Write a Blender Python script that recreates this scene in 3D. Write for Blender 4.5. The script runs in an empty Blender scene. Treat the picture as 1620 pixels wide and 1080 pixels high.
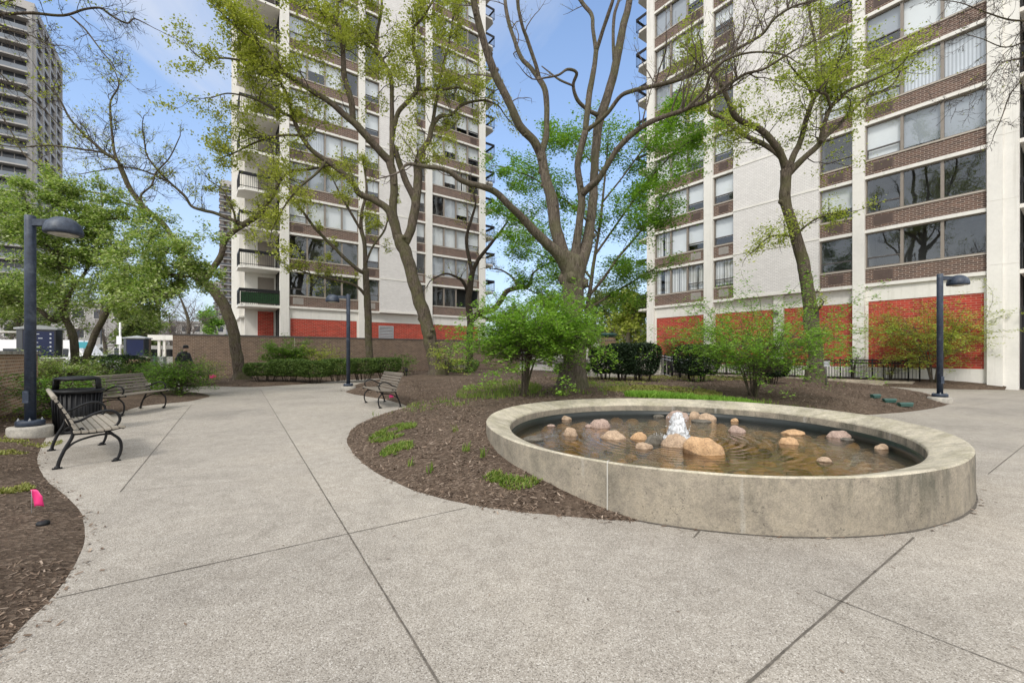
import bpy, math, random
import numpy as np
from mathutils import Vector, Matrix, geometry, noise as mnoise

rnd = random.Random(11)
nrs = np.random.RandomState(5)
F, CX, HZ, H = 683.0, 810.0, 560.5, 1.4          # focal length, centre column, horizon row, eye height
scene = bpy.context.scene
COL = scene.collection

def G(px, py, z=0.0):
    k = (H - z) / (py - HZ)
    return Vector(((px - CX) * k, F * k, z))
def P(px, py, Y):
    return Vector(((px - CX) * Y / F, Y, H - (py - HZ) * Y / F))

# ------------------------------------------------------------------ materials
def _new(name):
    m = bpy.data.materials.new(name); m.use_nodes = True
    nt = m.node_tree; nt.nodes.clear()
    out = nt.nodes.new('ShaderNodeOutputMaterial')
    return m, nt, out
def N(nt, typ, **kw):
    n = nt.nodes.new(typ)
    for k, v in kw.items():
        if k in n.inputs: n.inputs[k].default_value = v
        else: setattr(n, k, v)
    return n
def L(nt, a, b): nt.links.new(a, b)
def rgba(c): return (c[0], c[1], c[2], 1.0)
def ramp(nt, stops, fac=None, interp='LINEAR'):
    r = nt.nodes.new('ShaderNodeValToRGB'); r.color_ramp.interpolation = interp
    el = r.color_ramp.elements
    while len(el) < len(stops): el.new(0.5)
    for e, (p, c) in zip(el, stops):
        e.position = p; e.color = rgba(c) if len(c) == 3 else c
    if fac is not None: L(nt, fac, r.inputs[0])
    return r
def mixc(nt, fac, a, b, blend='MIX'):
    n = nt.nodes.new('ShaderNodeMix'); n.data_type = 'RGBA'; n.blend_type = blend
    for sock, v in ((n.inputs[0], fac), (n.inputs[6], a), (n.inputs[7], b)):
        if hasattr(v, 'is_output'): L(nt, v, sock)
        elif isinstance(v, (tuple, list)): sock.default_value = rgba(v)
        else: sock.default_value = v
    return n.outputs[2]
def math_n(nt, op, a, b=None, clamp=False):
    n = nt.nodes.new('ShaderNodeMath'); n.operation = op; n.use_clamp = clamp
    for i, v in enumerate((a, b)):
        if v is None: continue
        if hasattr(v, 'is_output'): L(nt, v, n.inputs[i])
        else: n.inputs[i].default_value = v
    return n.outputs[0]
def coords(nt, kind='Object', scale=(1, 1, 1)):
    tc = nt.nodes.new('ShaderNodeTexCoord'); mp = nt.nodes.new('ShaderNodeMapping')
    mp.inputs['Scale'].default_value = scale
    L(nt, tc.outputs[kind], mp.inputs[0]); return mp.outputs[0]
def noise(nt, vec, scale, detail=4, rough=0.6, dist=0.0):
    n = N(nt, 'ShaderNodeTexNoise', Scale=scale, Detail=detail, Roughness=rough, Distortion=dist)
    L(nt, vec, n.inputs['Vector']); return n.outputs['Fac']
def bump(nt, h, strength, dist=0.02):
    b = N(nt, 'ShaderNodeBump', Strength=strength, Distance=dist); L(nt, h, b.inputs['Height']); return b.outputs[0]
def finish(nt, out, col, rough=0.7, normal=None, metal=0.0, spec=0.5):
    p = nt.nodes.new('ShaderNodeBsdfPrincipled')
    if hasattr(col, 'is_output'): L(nt, col, p.inputs['Base Color'])
    else: p.inputs['Base Color'].default_value = rgba(col)
    if hasattr(rough, 'is_output'): L(nt, rough, p.inputs['Roughness'])
    else: p.inputs['Roughness'].default_value = rough
    p.inputs['Metallic'].default_value = metal
    p.inputs['Specular IOR Level'].default_value = spec
    if normal is not None: L(nt, normal, p.inputs['Normal'])
    L(nt, p.outputs[0], out.inputs[0]); return p

def m_plain(name, c, rough=0.6, var=0.12, scale=6.0, metal=0.0, bmp=0.0, spec=0.5, dirt=None):
    m, nt, out = _new(name)
    v = coords(nt)
    f = noise(nt, v, scale, 5, 0.65)
    lo = tuple(x * (1 - var) for x in c); hi = tuple(min(1, x * (1 + var)) for x in c)
    col = ramp(nt, [(0.3, lo), (0.7, hi)], f).outputs[0]
    if dirt:
        f2 = noise(nt, v, scale * 0.31, 6, 0.7)
        s = ramp(nt, [(0.52, (0, 0, 0)), (0.7, (1, 1, 1))], f2).outputs[0]
        col = mixc(nt, s, col, dirt)
    nrm = bump(nt, f, bmp, 0.01) if bmp else None
    finish(nt, out, col, rough, nrm, metal, spec)
    return m

def m_render(name, c, streak):
    m, nt, out = _new(name); v = coords(nt)
    f = noise(nt, v, 0.7, 5, 0.65); st = noise(nt, coords(nt, scale=(3.2, 3.2, 0.16)), 1.4, 6, 0.7); sp = noise(nt, v, 9, 5, 0.7)
    col = ramp(nt, [(0.3, tuple(x * 0.94 for x in c)), (0.7, tuple(min(1, x * 1.03) for x in c))], f).outputs[0]
    col = mixc(nt, ramp(nt, [(0.54, (0, 0, 0)), (0.72, (0.75, 0.75, 0.75))], st).outputs[0], col, streak)
    col = mixc(nt, 1.0, col, ramp(nt, [(0.3, (0.94,) * 3), (0.7, (1.02,) * 3)], sp).outputs[0], 'MULTIPLY')
    finish(nt, out, col, 0.8, bump(nt, sp, 0.15, 0.01), 0, 0.3); return m

def m_brick(name, c1, c2, mortar, bw=0.21, rh=0.085, ms=0.011, rough=0.85, var=0.25, bmp=0.25):
    m, nt, out = _new(name)
    v = coords(nt, 'UV')
    b = N(nt, 'ShaderNodeTexBrick', Scale=1.0)
    b.inputs['Mortar Size'].default_value = ms; b.inputs['Mortar Smooth'].default_value = 0.1
    b.inputs['Bias'].default_value = 0.0
    b.inputs['Brick Width'].default_value = bw; b.inputs['Row Height'].default_value = rh
    b.inputs['Color1'].default_value = rgba(c1); b.inputs['Color2'].default_value = rgba(c2)
    b.inputs['Mortar'].default_value = rgba(mortar)
    L(nt, v, b.inputs['Vector'])
    f = noise(nt, v, 2.2, 6, 0.7); f2 = noise(nt, v, 30, 3, 0.6)
    g = ramp(nt, [(0.25, (1 - var,) * 3), (0.75, (1 + var * 0.5,) * 3)], f).outputs[0]
    col = mixc(nt, 1.0, b.outputs[0], g, 'MULTIPLY')
    g2 = ramp(nt, [(0.3, (0.85,) * 3), (0.7, (1.1,) * 3)], f2).outputs[0]
    col = mixc(nt, 1.0, col, g2, 'MULTIPLY')
    h = math_n(nt, 'SUBTRACT', math_n(nt, 'MULTIPLY', f2, 0.3), b.outputs['Fac'])
    finish(nt, out, col, rough, bump(nt, h, bmp, 0.01))
    return m

def m_plaza():
    m, nt, out = _new('exposed_aggregate')
    v = coords(nt)
    vo = N(nt, 'ShaderNodeTexVoronoi', Scale=185.0); L(nt, v, vo.inputs['Vector'])
    sep = nt.nodes.new('ShaderNodeSeparateColor'); L(nt, vo.outputs['Color'], sep.inputs[0])
    peb = ramp(nt, [(0.0, (0.16, 0.14, 0.117)), (0.2, (0.305, 0.275, 0.234)), (0.6, (0.378, 0.343, 0.296)), (0.88, (0.44, 0.402, 0.350)), (1.0, (0.60, 0.565, 0.51))], sep.outputs[0]).outputs[0]
    f = noise(nt, v, 0.55, 7, 0.62, 0.4)
    st = ramp(nt, [(0.3, (0.80, 0.80, 0.80)), (0.5, (1.0, 1.0, 1.0)), (0.7, (1.1, 1.09, 1.07))], f).outputs[0]
    f3 = noise(nt, v, 6.0, 6, 0.7)
    st3 = ramp(nt, [(0.35, (0.88, 0.87, 0.86)), (0.6, (1.05, 1.05, 1.05))], f3).outputs[0]
    f2 = noise(nt, coords(nt, scale=(1.3, 0.25, 1)), 1.6, 6, 0.75, 1.2)
    spots = ramp(nt, [(0.60, (0, 0, 0)), (0.75, (0.5, 0.5, 0.5))], f2).outputs[0]
    col = mixc(nt, 1.0, peb, st, 'MULTIPLY')
    col = mixc(nt, 1.0, col, st3, 'MULTIPLY')
    col = mixc(nt, spots, col, (0.258, 0.232, 0.196))
    # each cast bay has its own tone
    for (a, c, k) in ((G(413, 617), G(697, 1090), 0.055), (G(88, 946), G(738, 803), 0.05), (G(1150, 1110), G(1446, 850), -0.06), (G(190, 778), G(303, 640), 0.05)):
        d = (c - a).normalized(); dp = nt.nodes.new('ShaderNodeVectorMath'); dp.operation = 'DOT_PRODUCT'; L(nt, v, dp.inputs[0]); dp.inputs[1].default_value = (-d.y, d.x, 0)
        s_ = math_n(nt, 'GREATER_THAN', dp.outputs['Value'], -d.y * a.x + d.x * a.y)
        col = mixc(nt, 1.0, col, ramp(nt, [(0.0, (1.0 - k * 0.5,) * 3), (1.0, (1.0 + k * 0.5, 1.0 + k * 0.5, 1.0 + k * 0.42))], s_).outputs[0], 'MULTIPLY')
    n = bump(nt, math_n(nt, 'SUBTRACT', 1.0, vo.outputs['Distance']), 0.32, 0.005)
    finish(nt, out, col, 0.85, n, 0, 0.25)
    return m

def m_concrete(name, c, pits=True, stain=True, moss=0.0):
    m, nt, out = _new(name)
    v = coords(nt)
    f = noise(nt, v, 1.4, 8, 0.68, 0.5)
    col = ramp(nt, [(0.26, tuple(x * 0.55 for x in c)), (0.48, c), (0.72, tuple(min(1, x * 1.25) for x in c))], f).outputs[0]
    fm = noise(nt, v, 7.5, 7, 0.75, 0.6)
    col = mixc(nt, 1.0, col, ramp(nt, [(0.34, (0.72, 0.72, 0.74)), (0.52, (1.0, 1.0, 1.0)), (0.72, (1.14, 1.12, 1.08))], fm).outputs[0], 'MULTIPLY')
    if stain:
        sx = nt.nodes.new('ShaderNodeSeparateXYZ'); L(nt, v, sx.inputs[0])
        side = ramp(nt, [(0.30, (0.35,) * 3), (0.85, (1, 1, 1))], math_n(nt, 'MULTIPLY', math_n(nt, 'SUBTRACT', sx.outputs[0], 0.0), 0.2)).outputs[0]
        hz = ramp(nt, [(0.15, (0.25,) * 3), (0.75, (1, 1, 1))], math_n(nt, 'MULTIPLY', sx.outputs[2], 2.2)).outputs[0]
        f2 = noise(nt, coords(nt, scale=(2.6, 2.6, 0.75)), 1.25, 7, 0.7, 0.35)
        s = ramp(nt, [(0.46, (0, 0, 0)), (0.60, (0.9, 0.9, 0.9))], f2).outputs[0]
        col = mixc(nt, math_n(nt, 'MULTIPLY', math_n(nt, 'MULTIPLY', s, side), hz), col, (0.095, 0.093, 0.072))
        f4 = noise(nt, coords(nt, scale=(3.0, 3.0, 0.35)), 1.9, 5, 0.6)
        s4 = ramp(nt, [(0.64, (0, 0, 0)), (0.72, (0.6, 0.6, 0.6))], f4).outputs[0]
        col = mixc(nt, s4, col, (0.40, 0.38, 0.335))
    if moss:
        f5 = noise(nt, v, 3.3, 6, 0.7)
        s5 = ramp(nt, [(0.45, (0, 0, 0)), (0.7, (moss,) * 3)], f5).outputs[0]
        col = mixc(nt, s5, col, (0.20, 0.19, 0.10))
    vo = N(nt, 'ShaderNodeTexVoronoi', Scale=110.0); L(nt, v, vo.inputs['Vector'])
    sep = nt.nodes.new('ShaderNodeSeparateColor'); L(nt, vo.outputs['Color'], sep.inputs[0])
    sp = ramp(nt, [(0.0, (0.84,) * 3), (0.5, (1.0,) * 3), (1.0, (1.15,) * 3)], sep.outputs[0]).outputs[0]
    col = mixc(nt, 1.0, col, sp, 'MULTIPLY')
    h = math_n(nt, 'MULTIPLY', f, 0.6)
    if pits:
        pn_ = noise(nt, v, 42, 4, 0.62, 0.3); pm_ = noise(nt, v, 3.1, 3, 0.5)
        pit = ramp(nt, [(0.655, (0, 0, 0)), (0.69, (1, 1, 1))], math_n(nt, 'ADD', pn_, math_n(nt, 'MULTIPLY', math_n(nt, 'SUBTRACT', pm_, 0.5), 0.28))).outputs[0]
        col = mixc(nt, math_n(nt, 'MULTIPLY', pit, 0.75), col, (0.10, 0.09, 0.075))
        h = math_n(nt, 'SUBTRACT', h, pit)
    finish(nt, out, col, 0.9, bump(nt, h, 0.5, 0.008), 0, 0.2)
    return m

def m_bark(name, c1, c2, moss=(0.11, 0.11, 0.05), mossf=0.5):
    m, nt, out = _new(name)
    v = coords(nt, scale=(1, 1, 0.22))
    f = noise(nt, v, 15, 8, 0.8, 1.6)
    col = ramp(nt, [(0.36, c1), (0.60, c2)], f).outputs[0]
    f2 = noise(nt, coords(nt), 1.7, 5, 0.65)
    s = ramp(nt, [(0.45, (0, 0, 0)), (0.60, (mossf,) * 3)], f2).outputs[0]
    col = mixc(nt, s, col, moss)
    finish(nt, out, col, 0.95, bump(nt, f, 1.0, 0.05), 0, 0.1)
    return m

def m_leaf(name, cols, trans=0.35):
    m, nt, out = _new(name)
    g = nt.nodes.new('ShaderNodeNewGeometry')
    st = [(i / max(1, len(cols) - 1), c) for i, c in enumerate(cols)]
    col = ramp(nt, st, g.outputs['Random Per Island']).outputs[0]
    d = N(nt, 'ShaderNodeBsdfPrincipled', Roughness=0.55); d.inputs['Specular IOR Level'].default_value = 0.25
    L(nt, col, d.inputs['Base Color'])
    t = nt.nodes.new('ShaderNodeBsdfTranslucent'); L(nt, mixc(nt, 1.0, col, (1.25, 1.35, 0.7), 'MULTIPLY'), t.inputs['Color'])
    mx = nt.nodes.new('ShaderNodeMixShader'); mx.inputs[0].default_value = trans
    L(nt, d.outputs[0], mx.inputs[1]); L(nt, t.outputs[0], mx.inputs[2]); L(nt, mx.outputs[0], out.inputs[0])
    return m

def m_island(name, cols, rough=0.9):
    m, nt, out = _new(name)
    g = nt.nodes.new('ShaderNodeNewGeometry')
    st = [(i / max(1, len(cols) - 1), c) for i, c in enumerate(cols)]
    col = ramp(nt, st, g.outputs['Random Per Island']).outputs[0]
    finish(nt, out, col, rough, None, 0, 0.15)
    return m

def m_soil(name, c1, c2, c3):
    m, nt, out = _new(name)
    v = coords(nt)
    f = noise(nt, v, 30, 8, 0.75); f2 = noise(nt, v, 1.1, 5, 0.6)
    vo = N(nt, 'ShaderNodeTexVoronoi', Scale=34.0); L(nt, v, vo.inputs['Vector'])
    sep = nt.nodes.new('ShaderNodeSeparateColor'); L(nt, vo.outputs['Color'], sep.inputs[0])
    a = ramp(nt, [(0.3, c1), (0.7, c2)], f).outputs[0]
    b = ramp(nt, [(0.0, c1), (0.7, c2), (1.0, c3)], sep.outputs[0]).outputs[0]
    col = mixc(nt, 0.55, a, b)
    col = mixc(nt, 1.0, col, ramp(nt, [(0.3, (0.72,) * 3), (0.7, (1.2,) * 3)], f2).outputs[0], 'MULTIPLY')
    h = math_n(nt, 'ADD', f, math_n(nt, 'MULTIPLY', vo.outputs['Distance'], 0.7))
    finish(nt, out, col, 1.0, bump(nt, h, 0.9, 0.04), 0, 0.1)
    return m

def schlick(nt, f0, normal=None, extra=0.0):
    g = nt.nodes.new('ShaderNodeNewGeometry'); d = nt.nodes.new('ShaderNodeVectorMath'); d.operation = 'DOT_PRODUCT'
    L(nt, g.outputs['Incoming'], d.inputs[0]); L(nt, normal if normal is not None else g.outputs['Normal'], d.inputs[1])
    c = math_n(nt, 'SUBTRACT', 1.0, math_n(nt, 'ABSOLUTE', d.outputs['Value']), True)
    return math_n(nt, 'ADD', math_n(nt, 'MULTIPLY', math_n(nt, 'POWER', c, 5.0), 1.0 - f0), f0 + extra, True)

def m_glass(name, tint=(0.92, 0.94, 0.95), base=0.045):
    m, nt, out = _new(name)
    fac = schlick(nt, 0.05 + base)
    t = nt.nodes.new('ShaderNodeBsdfTransparent'); t.inputs[0].default_value = rgba(tint)
    g = N(nt, 'ShaderNodeBsdfGlossy', Roughness=0.015)
    g.inputs['Color'].default_value = (0.9, 0.95, 1, 1)
    nz = noise(nt, coords(nt), 0.55, 2, 0.5)
    L(nt, bump(nt, nz, 0.12, 0.06), g.inputs['Normal'])
    mx = nt.nodes.new('ShaderNodeMixShader'); L(nt, fac, mx.inputs[0]); L(nt, t.outputs[0], mx.inputs[1]); L(nt, g.outputs[0], mx.inputs[2])
    L(nt, mx.outputs[0], out.inputs[0])
    return m

def m_water():
    m, nt, out = _new('pond_water')
    v = coords(nt)
    w1 = noise(nt, coords(nt, scale=(1, 1.6, 1)), 5.5, 4, 0.55, 0.8)
    w2 = noise(nt, v, 17, 3, 0.5)
    # rings spreading from the jet
    h = math_n(nt, 'ADD', w1, math_n(nt, 'MULTIPLY', w2, 0.28))
    ds = nt.nodes.new('ShaderNodeVectorMath'); ds.operation = 'DISTANCE'; L(nt, v, ds.inputs[0]); ds.inputs[1].default_value = tuple(G(1072, 692, 0.13))
    dv = ds.outputs['Value']
    rg = math_n(nt, 'MULTIPLY', math_n(nt, 'SINE', math_n(nt, 'ADD', math_n(nt, 'MULTIPLY', dv, 48.0), math_n(nt, 'MULTIPLY', w1, 3.0))), math_n(nt, 'MULTIPLY', math_n(nt, 'POWER', 0.30, dv), 0.75))
    h = math_n(nt, 'ADD', h, rg)
    nrm = bump(nt, h, 0.40, 0.026)
    fac = schlick(nt, 0.04, nrm, 0.05)
    t = nt.nodes.new('ShaderNodeBsdfTransparent'); t.inputs[0].default_value = (0.64, 0.55, 0.38, 1)
    g = N(nt, 'ShaderNodeBsdfGlossy', Roughness=0.03); L(nt, nrm, g.inputs['Normal'])
    g.inputs['Color'].default_value = (1, 1, 1, 1)
    mx = nt.nodes.new('ShaderNodeMixShader'); L(nt, fac, mx.inputs[0])
    L(nt, t.outputs[0], mx.inputs[1]); L(nt, g.outputs[0], mx.inputs[2]); L(nt, mx.outputs[0], out.inputs[0])
    return m

def m_blinds(name, c, pitch):
    m, nt, out = _new(name)
    v = coords(nt, 'UV')
    w = N(nt, 'ShaderNodeTexWave', Scale=pitch); w.bands_direction = 'X'; L(nt, v, w.inputs['Vector'])
    f = noise(nt, v, 1.0, 3, 0.5)
    col = ramp(nt, [(0.0, tuple(x * 0.62 for x in c)), (0.6, c)], w.outputs['Fac']).outputs[0]
    col = mixc(nt, 1.0, col, ramp(nt, [(0.3, (0.85,) * 3), (0.7, (1.05,) * 3)], f).outputs[0], 'MULTIPLY')
    finish(nt, out, col, 0.8, bump(nt, w.outputs['Fac'], 0.4, 0.03))
    return m

def m_stone(name, c, d):
    m, nt, out = _new(name); v = coords(nt)
    f = noise(nt, v, 7, 6, 0.7, 0.5); vo = N(nt, 'ShaderNodeTexVoronoi', Scale=75.0); L(nt, v, vo.inputs['Vector'])
    sc = nt.nodes.new('ShaderNodeSeparateColor'); L(nt, vo.outputs['Color'], sc.inputs[0])
    col = ramp(nt, [(0.30, d), (0.55, c), (0.75, tuple(x * 1.18 for x in c))], f).outputs[0]
    col = mixc(nt, 1.0, col, ramp(nt, [(0.0, (0.68, 0.66, 0.66)), (0.3, (0.95,) * 3), (1.0, (1.16, 1.15, 1.12))], sc.outputs[0]).outputs[0], 'MULTIPLY')
    sx = nt.nodes.new('ShaderNodeSeparateXYZ'); L(nt, v, sx.inputs[0])
    wet = ramp(nt, [(0.0, (1, 1, 1)), (0.55, (1, 1, 1)), (0.85, (0, 0, 0))], math_n(nt, 'MULTIPLY', math_n(nt, 'ADD', sx.outputs[2], math_n(nt, 'MULTIPLY', f, 0.02)), 26.0)).outputs[0]
    col = mixc(nt, wet, col, mixc(nt, 1.0, col, (0.36, 0.33, 0.29), 'MULTIPLY'))
    rg = ramp(nt, [(0.0, (0.85,) * 3), (1.0, (0.28,) * 3)], wet).outputs[0]
    finish(nt, out, col, rg, bump(nt, math_n(nt, 'ADD', f, math_n(nt, 'MULTIPLY', vo.outputs['Distance'], 0.3)), 0.6, 0.02), 0, 0.4); return m

M = {}
M['plaza'] = m_plaza()
M['joint'] = m_plain('joint_filler', (0.115, 0.10, 0.082), 0.95, 0.4, 20)
M['soil'] = m_soil('mulch_soil', (0.075, 0.054, 0.040), (0.165, 0.120, 0.088), (0.30, 0.23, 0.175))
M['ground'] = m_soil('bare_ground', (0.07, 0.06, 0.045), (0.16, 0.13, 0.10), (0.22, 0.19, 0.15))
M['chips'] = m_island('mulch_chips', [(0.085, 0.058, 0.042), (0.16, 0.112, 0.08), (0.23, 0.17, 0.125), (0.12, 0.088, 0.065), (0.38, 0.30, 0.235)])
M['grass'] = m_leaf('grass_blades', [(0.08, 0.15, 0.025), (0.14, 0.22, 0.035), (0.20, 0.27, 0.05), (0.28, 0.28, 0.09)], 0.3)
M['moss'] = m_leaf('ground_moss', [(0.16, 0.19, 0.04), (0.24, 0.25, 0.06), (0.27, 0.24, 0.09)], 0.2)
M['fountain'] = m_concrete('fountain_concrete', (0.300, 0.262, 0.205), True, True)
M['rim'] = m_concrete('rim_aggregate', (0.46, 0.415, 0.325), False, False, 0.45)
M['concrete'] = m_concrete('plain_concrete', (0.42, 0.39, 0.34), False, True)
M['curb'] = m_concrete('rusty_curb', (0.42, 0.36, 0.28), False, True)
M['seam'] = m_plain('seam_sealant', (0.47, 0.45, 0.40), 0.8, 0.1)
M['liner'] = m_plain('pond_liner', (0.012, 0.016, 0.014), 0.35, 0.3)
M['basin'] = m_soil('basin_floor', (0.022, 0.014, 0.006), (0.065, 0.04, 0.015), (0.16, 0.105, 0.05))
M['water'] = m_water()
M['white_conc'] = m_render('painted_concrete', (0.78, 0.755, 0.70), (0.60, 0.575, 0.52))
M['white_brick'] = m_brick('white_brick', (0.80, 0.775, 0.745), (0.71, 0.685, 0.655), (0.60, 0.57, 0.55), 0.21, 0.085, 0.012, 0.8, 0.06, 0.3)
M['red_brick'] = m_brick('red_brick', (0.52, 0.045, 0.024), (0.31, 0.026, 0.015), (0.46, 0.19, 0.13), 0.30, 0.100, 0.012, 0.8, 0.22)
M['brown_brick'] = m_brick('brown_brick', (0.15, 0.082, 0.058), (0.075, 0.045, 0.036), (0.36, 0.29, 0.24), 0.25, 0.085, 0.011, 0.85, 0.2)
M['wall_brick'] = m_brick('wall_brick', (0.235, 0.155, 0.105), (0.145, 0.095, 0.068), (0.33, 0.26, 0.20), 0.21, 0.085, 0.011, 0.9, 0.25)
M['wall_brick2'] = m_brick('orange_wall_brick', (0.46, 0.27, 0.155), (0.31, 0.18, 0.11), (0.60, 0.48, 0.36), 0.21, 0.075, 0.011, 0.9, 0.25)
M['sill'] = m_plain('window_sill', (0.46, 0.41, 0.35), 0.6, 0.06)
M['frame'] = m_plain('bronze_frame', (0.25, 0.215, 0.18), 0.5, 0.08)
M['dark_frame'] = m_plain('dark_sash', (0.10, 0.09, 0.085), 0.5, 0.08)
M['grille'] = m_plain('air_grille', (0.13, 0.09, 0.075), 0.6, 0.1)
M['grille_light'] = m_plain('grey_air_grille', (0.40, 0.37, 0.34), 0.6, 0.1)
M['glass'] = m_glass('window_glass')
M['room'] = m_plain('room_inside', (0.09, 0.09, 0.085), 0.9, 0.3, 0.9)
M['blind'] = m_plain('roller_blind', (0.80, 0.81, 0.80), 0.8, 0.04, 1.0)
M['blind_grey'] = m_plain('grey_shade', (0.36, 0.385, 0.42), 0.8, 0.08, 1.0)
M['vblind'] = m_blinds('vertical_blind', (0.72, 0.75, 0.79), 2.6)
M['curtain'] = m_blinds('white_curtain', (0.78, 0.77, 0.74), 1.4)
M['black'] = m_plain('black_metal', (0.009, 0.009, 0.010), 0.5, 0.3, 12, spec=0.3)
M['navy'] = m_plain('navy_paint', (0.026, 0.037, 0.060), 0.5, 0.4, 14, bmp=0.08, dirt=(0.085, 0.105, 0.135))
M['navy_board'] = m_plain('navy_board', (0.008, 0.016, 0.07), 0.35, 0.1)
M['slat'] = m_plain('bench_slat', (0.30, 0.265, 0.215), 0.7, 0.18, 14)
M['slat_dark'] = m_plain('weathered_slat', (0.17, 0.145, 0.115), 0.75, 0.2, 14)
M['bark'] = m_bark('tree_bark', (0.022, 0.017, 0.013), (0.175, 0.142, 0.11), (0.105, 0.105, 0.045), 0.6)
M['bark_grey'] = m_bark('grey_bark', (0.034, 0.027, 0.021), (0.20, 0.165, 0.13), (0.115, 0.115, 0.055), 0.5)
M['bark_dark'] = m_bark('dark_bark', (0.022, 0.017, 0.014), (0.085, 0.066, 0.052), (0.07, 0.065, 0.04), 0.4)
M['twig'] = m_plain('twig_bark', (0.105, 0.082, 0.066), 0.9, 0.3, 5)
M['twig_dark'] = m_plain('dark_twig', (0.060, 0.047, 0.038), 0.9, 0.3, 5)
M['twig_far'] = m_plain('far_twig', (0.19, 0.155, 0.13), 0.9, 0.2, 3)
M['leaf_olive'] = m_leaf('young_olive_leaf', [(0.20, 0.23, 0.035), (0.34, 0.37, 0.06), (0.48, 0.49, 0.12), (0.27, 0.31, 0.05)])
M['leaf_lime'] = m_leaf('lime_leaf', [(0.22, 0.28, 0.04), (0.36, 0.42, 0.07), (0.48, 0.50, 0.13)])
M['leaf_green'] = m_leaf('fresh_green_leaf', [(0.065, 0.135, 0.022), (0.13, 0.24, 0.03), (0.19, 0.32, 0.05)])
M['leaf_bright'] = m_leaf('bright_green_leaf', [(0.11, 0.23, 0.025), (0.20, 0.36, 0.045), (0.29, 0.45, 0.08)])
M['leaf_pale'] = m_leaf('pale_green_leaf', [(0.13, 0.21, 0.05), (0.22, 0.32, 0.065), (0.33, 0.41, 0.11), (0.55, 0.58, 0.36)])
M['leaf_hedge'] = m_leaf('hedge_leaf', [(0.04, 0.075, 0.018), (0.085, 0.14, 0.03), (0.16, 0.235, 0.05)], 0.15)
M['leaf_yew'] = m_leaf('yew_needle', [(0.008, 0.018, 0.008), (0.016, 0.032, 0.012), (0.03, 0.055, 0.018)], 0.1)
M['leaf_far'] = m_leaf('far_leaf', [(0.10, 0.15, 0.05), (0.19, 0.24, 0.08), (0.26, 0.29, 0.12)])
M['rock1'] = m_stone('tan_stone', (0.47, 0.345, 0.24), (0.32, 0.225, 0.15))
M['rock2'] = m_stone('orange_stone', (0.52, 0.335, 0.185), (0.38, 0.23, 0.12))
M['rock3'] = m_stone('pink_stone', (0.42, 0.31, 0.255), (0.28, 0.20, 0.165))
M['rock4'] = m_stone('grey_stone', (0.15, 0.135, 0.11), (0.07, 0.062, 0.05))
def m_foam():
    m, nt, out = _new('white_foam'); v = coords(nt, scale=(1, 1, 0.35)); f = noise(nt, v, 34, 5, 0.7, 0.8)
    p = N(nt, 'ShaderNodeBsdfPrincipled', Roughness=0.25); p.inputs['Base Color'].default_value = (0.86, 0.88, 0.90, 1)
    L(nt, bump(nt, f, 0.8, 0.02), p.inputs['Normal'])
    t = nt.nodes.new('ShaderNodeBsdfTransparent'); mx = nt.nodes.new('ShaderNodeMixShader')
    L(nt, ramp(nt, [(0.42, (0.65, 0.65, 0.65)), (0.60, (0, 0, 0))], f).outputs[0], mx.inputs[0]); L(nt, p.outputs[0], mx.inputs[1]); L(nt, t.outputs[0], mx.inputs[2]); L(nt, mx.outputs[0], out.inputs[0]); return m
M['foam'] = m_foam()
M['pink'] = m_plain('pink_plastic', (0.74, 0.035, 0.19), 0.5, 0.1)
M['green_metal'] = m_plain('green_enamel', (0.03, 0.085, 0.068), 0.45, 0.15)
M['wood_barrel'] = m_plain('aged_wood', (0.20, 0.135, 0.08), 0.8, 0.25, 7)
M['white_paint'] = m_plain('vehicle_white', (0.80, 0.80, 0.80), 0.3, 0.03)
M['car_dark'] = m_plain('vehicle_dark', (0.03, 0.033, 0.04), 0.25, 0.1)
M['car_grey'] = m_plain('vehicle_grey', (0.30, 0.32, 0.34), 0.25, 0.05)
M['tyre'] = m_plain('tyre_rubber', (0.015, 0.015, 0.015), 0.8, 0.2)
M['car_glass'] = m_plain('vehicle_glass', (0.02, 0.025, 0.03), 0.08, 0.1)
M['lens'] = m_plain('lamp_lens', (0.55, 0.53, 0.48), 0.3, 0.05)
M['red_lens'] = m_plain('tail_light', (0.45, 0.02, 0.02), 0.3, 0.05)
M['grey_metal'] = m_plain('grey_metal', (0.36, 0.37, 0.38), 0.5, 0.08)
M['teal'] = m_plain('teal_sign', (0.05, 0.30, 0.36), 0.5, 0.05)
M['asphalt'] = m_plain('asphalt', (0.055, 0.055, 0.057), 0.9, 0.2, 9)
M['pave_light'] = m_plain('pale_pavement', (0.46, 0.44, 0.41), 0.9, 0.1, 3)
M['tower_grey'] = m_plain('far_tower_concrete', (0.42, 0.40, 0.375), 0.8, 0.08, 0.3)
M['tower_glass'] = m_plain('far_tower_glass', (0.05, 0.055, 0.065), 0.15, 0.4, 0.25)
M['tower_rail'] = m_plain('far_tower_rail', (0.17, 0.19, 0.215), 0.3, 0.2, 0.4)
M['tower_brown'] = m_plain('far_tower_brown', (0.20, 0.15, 0.12), 0.8, 0.1, 0.3)
M['skin'] = m_plain('skin', (0.52, 0.33, 0.25), 0.6, 0.05)
M['jacket'] = m_plain('black_jacket', (0.012, 0.012, 0.014), 0.55, 0.3, 20)
M['trousers'] = m_plain('dark_trousers', (0.022, 0.023, 0.028), 0.8, 0.2, 20)
M['paper'] = m_plain('white_letter', (0.65, 0.68, 0.75), 0.6, 0.02)

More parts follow.
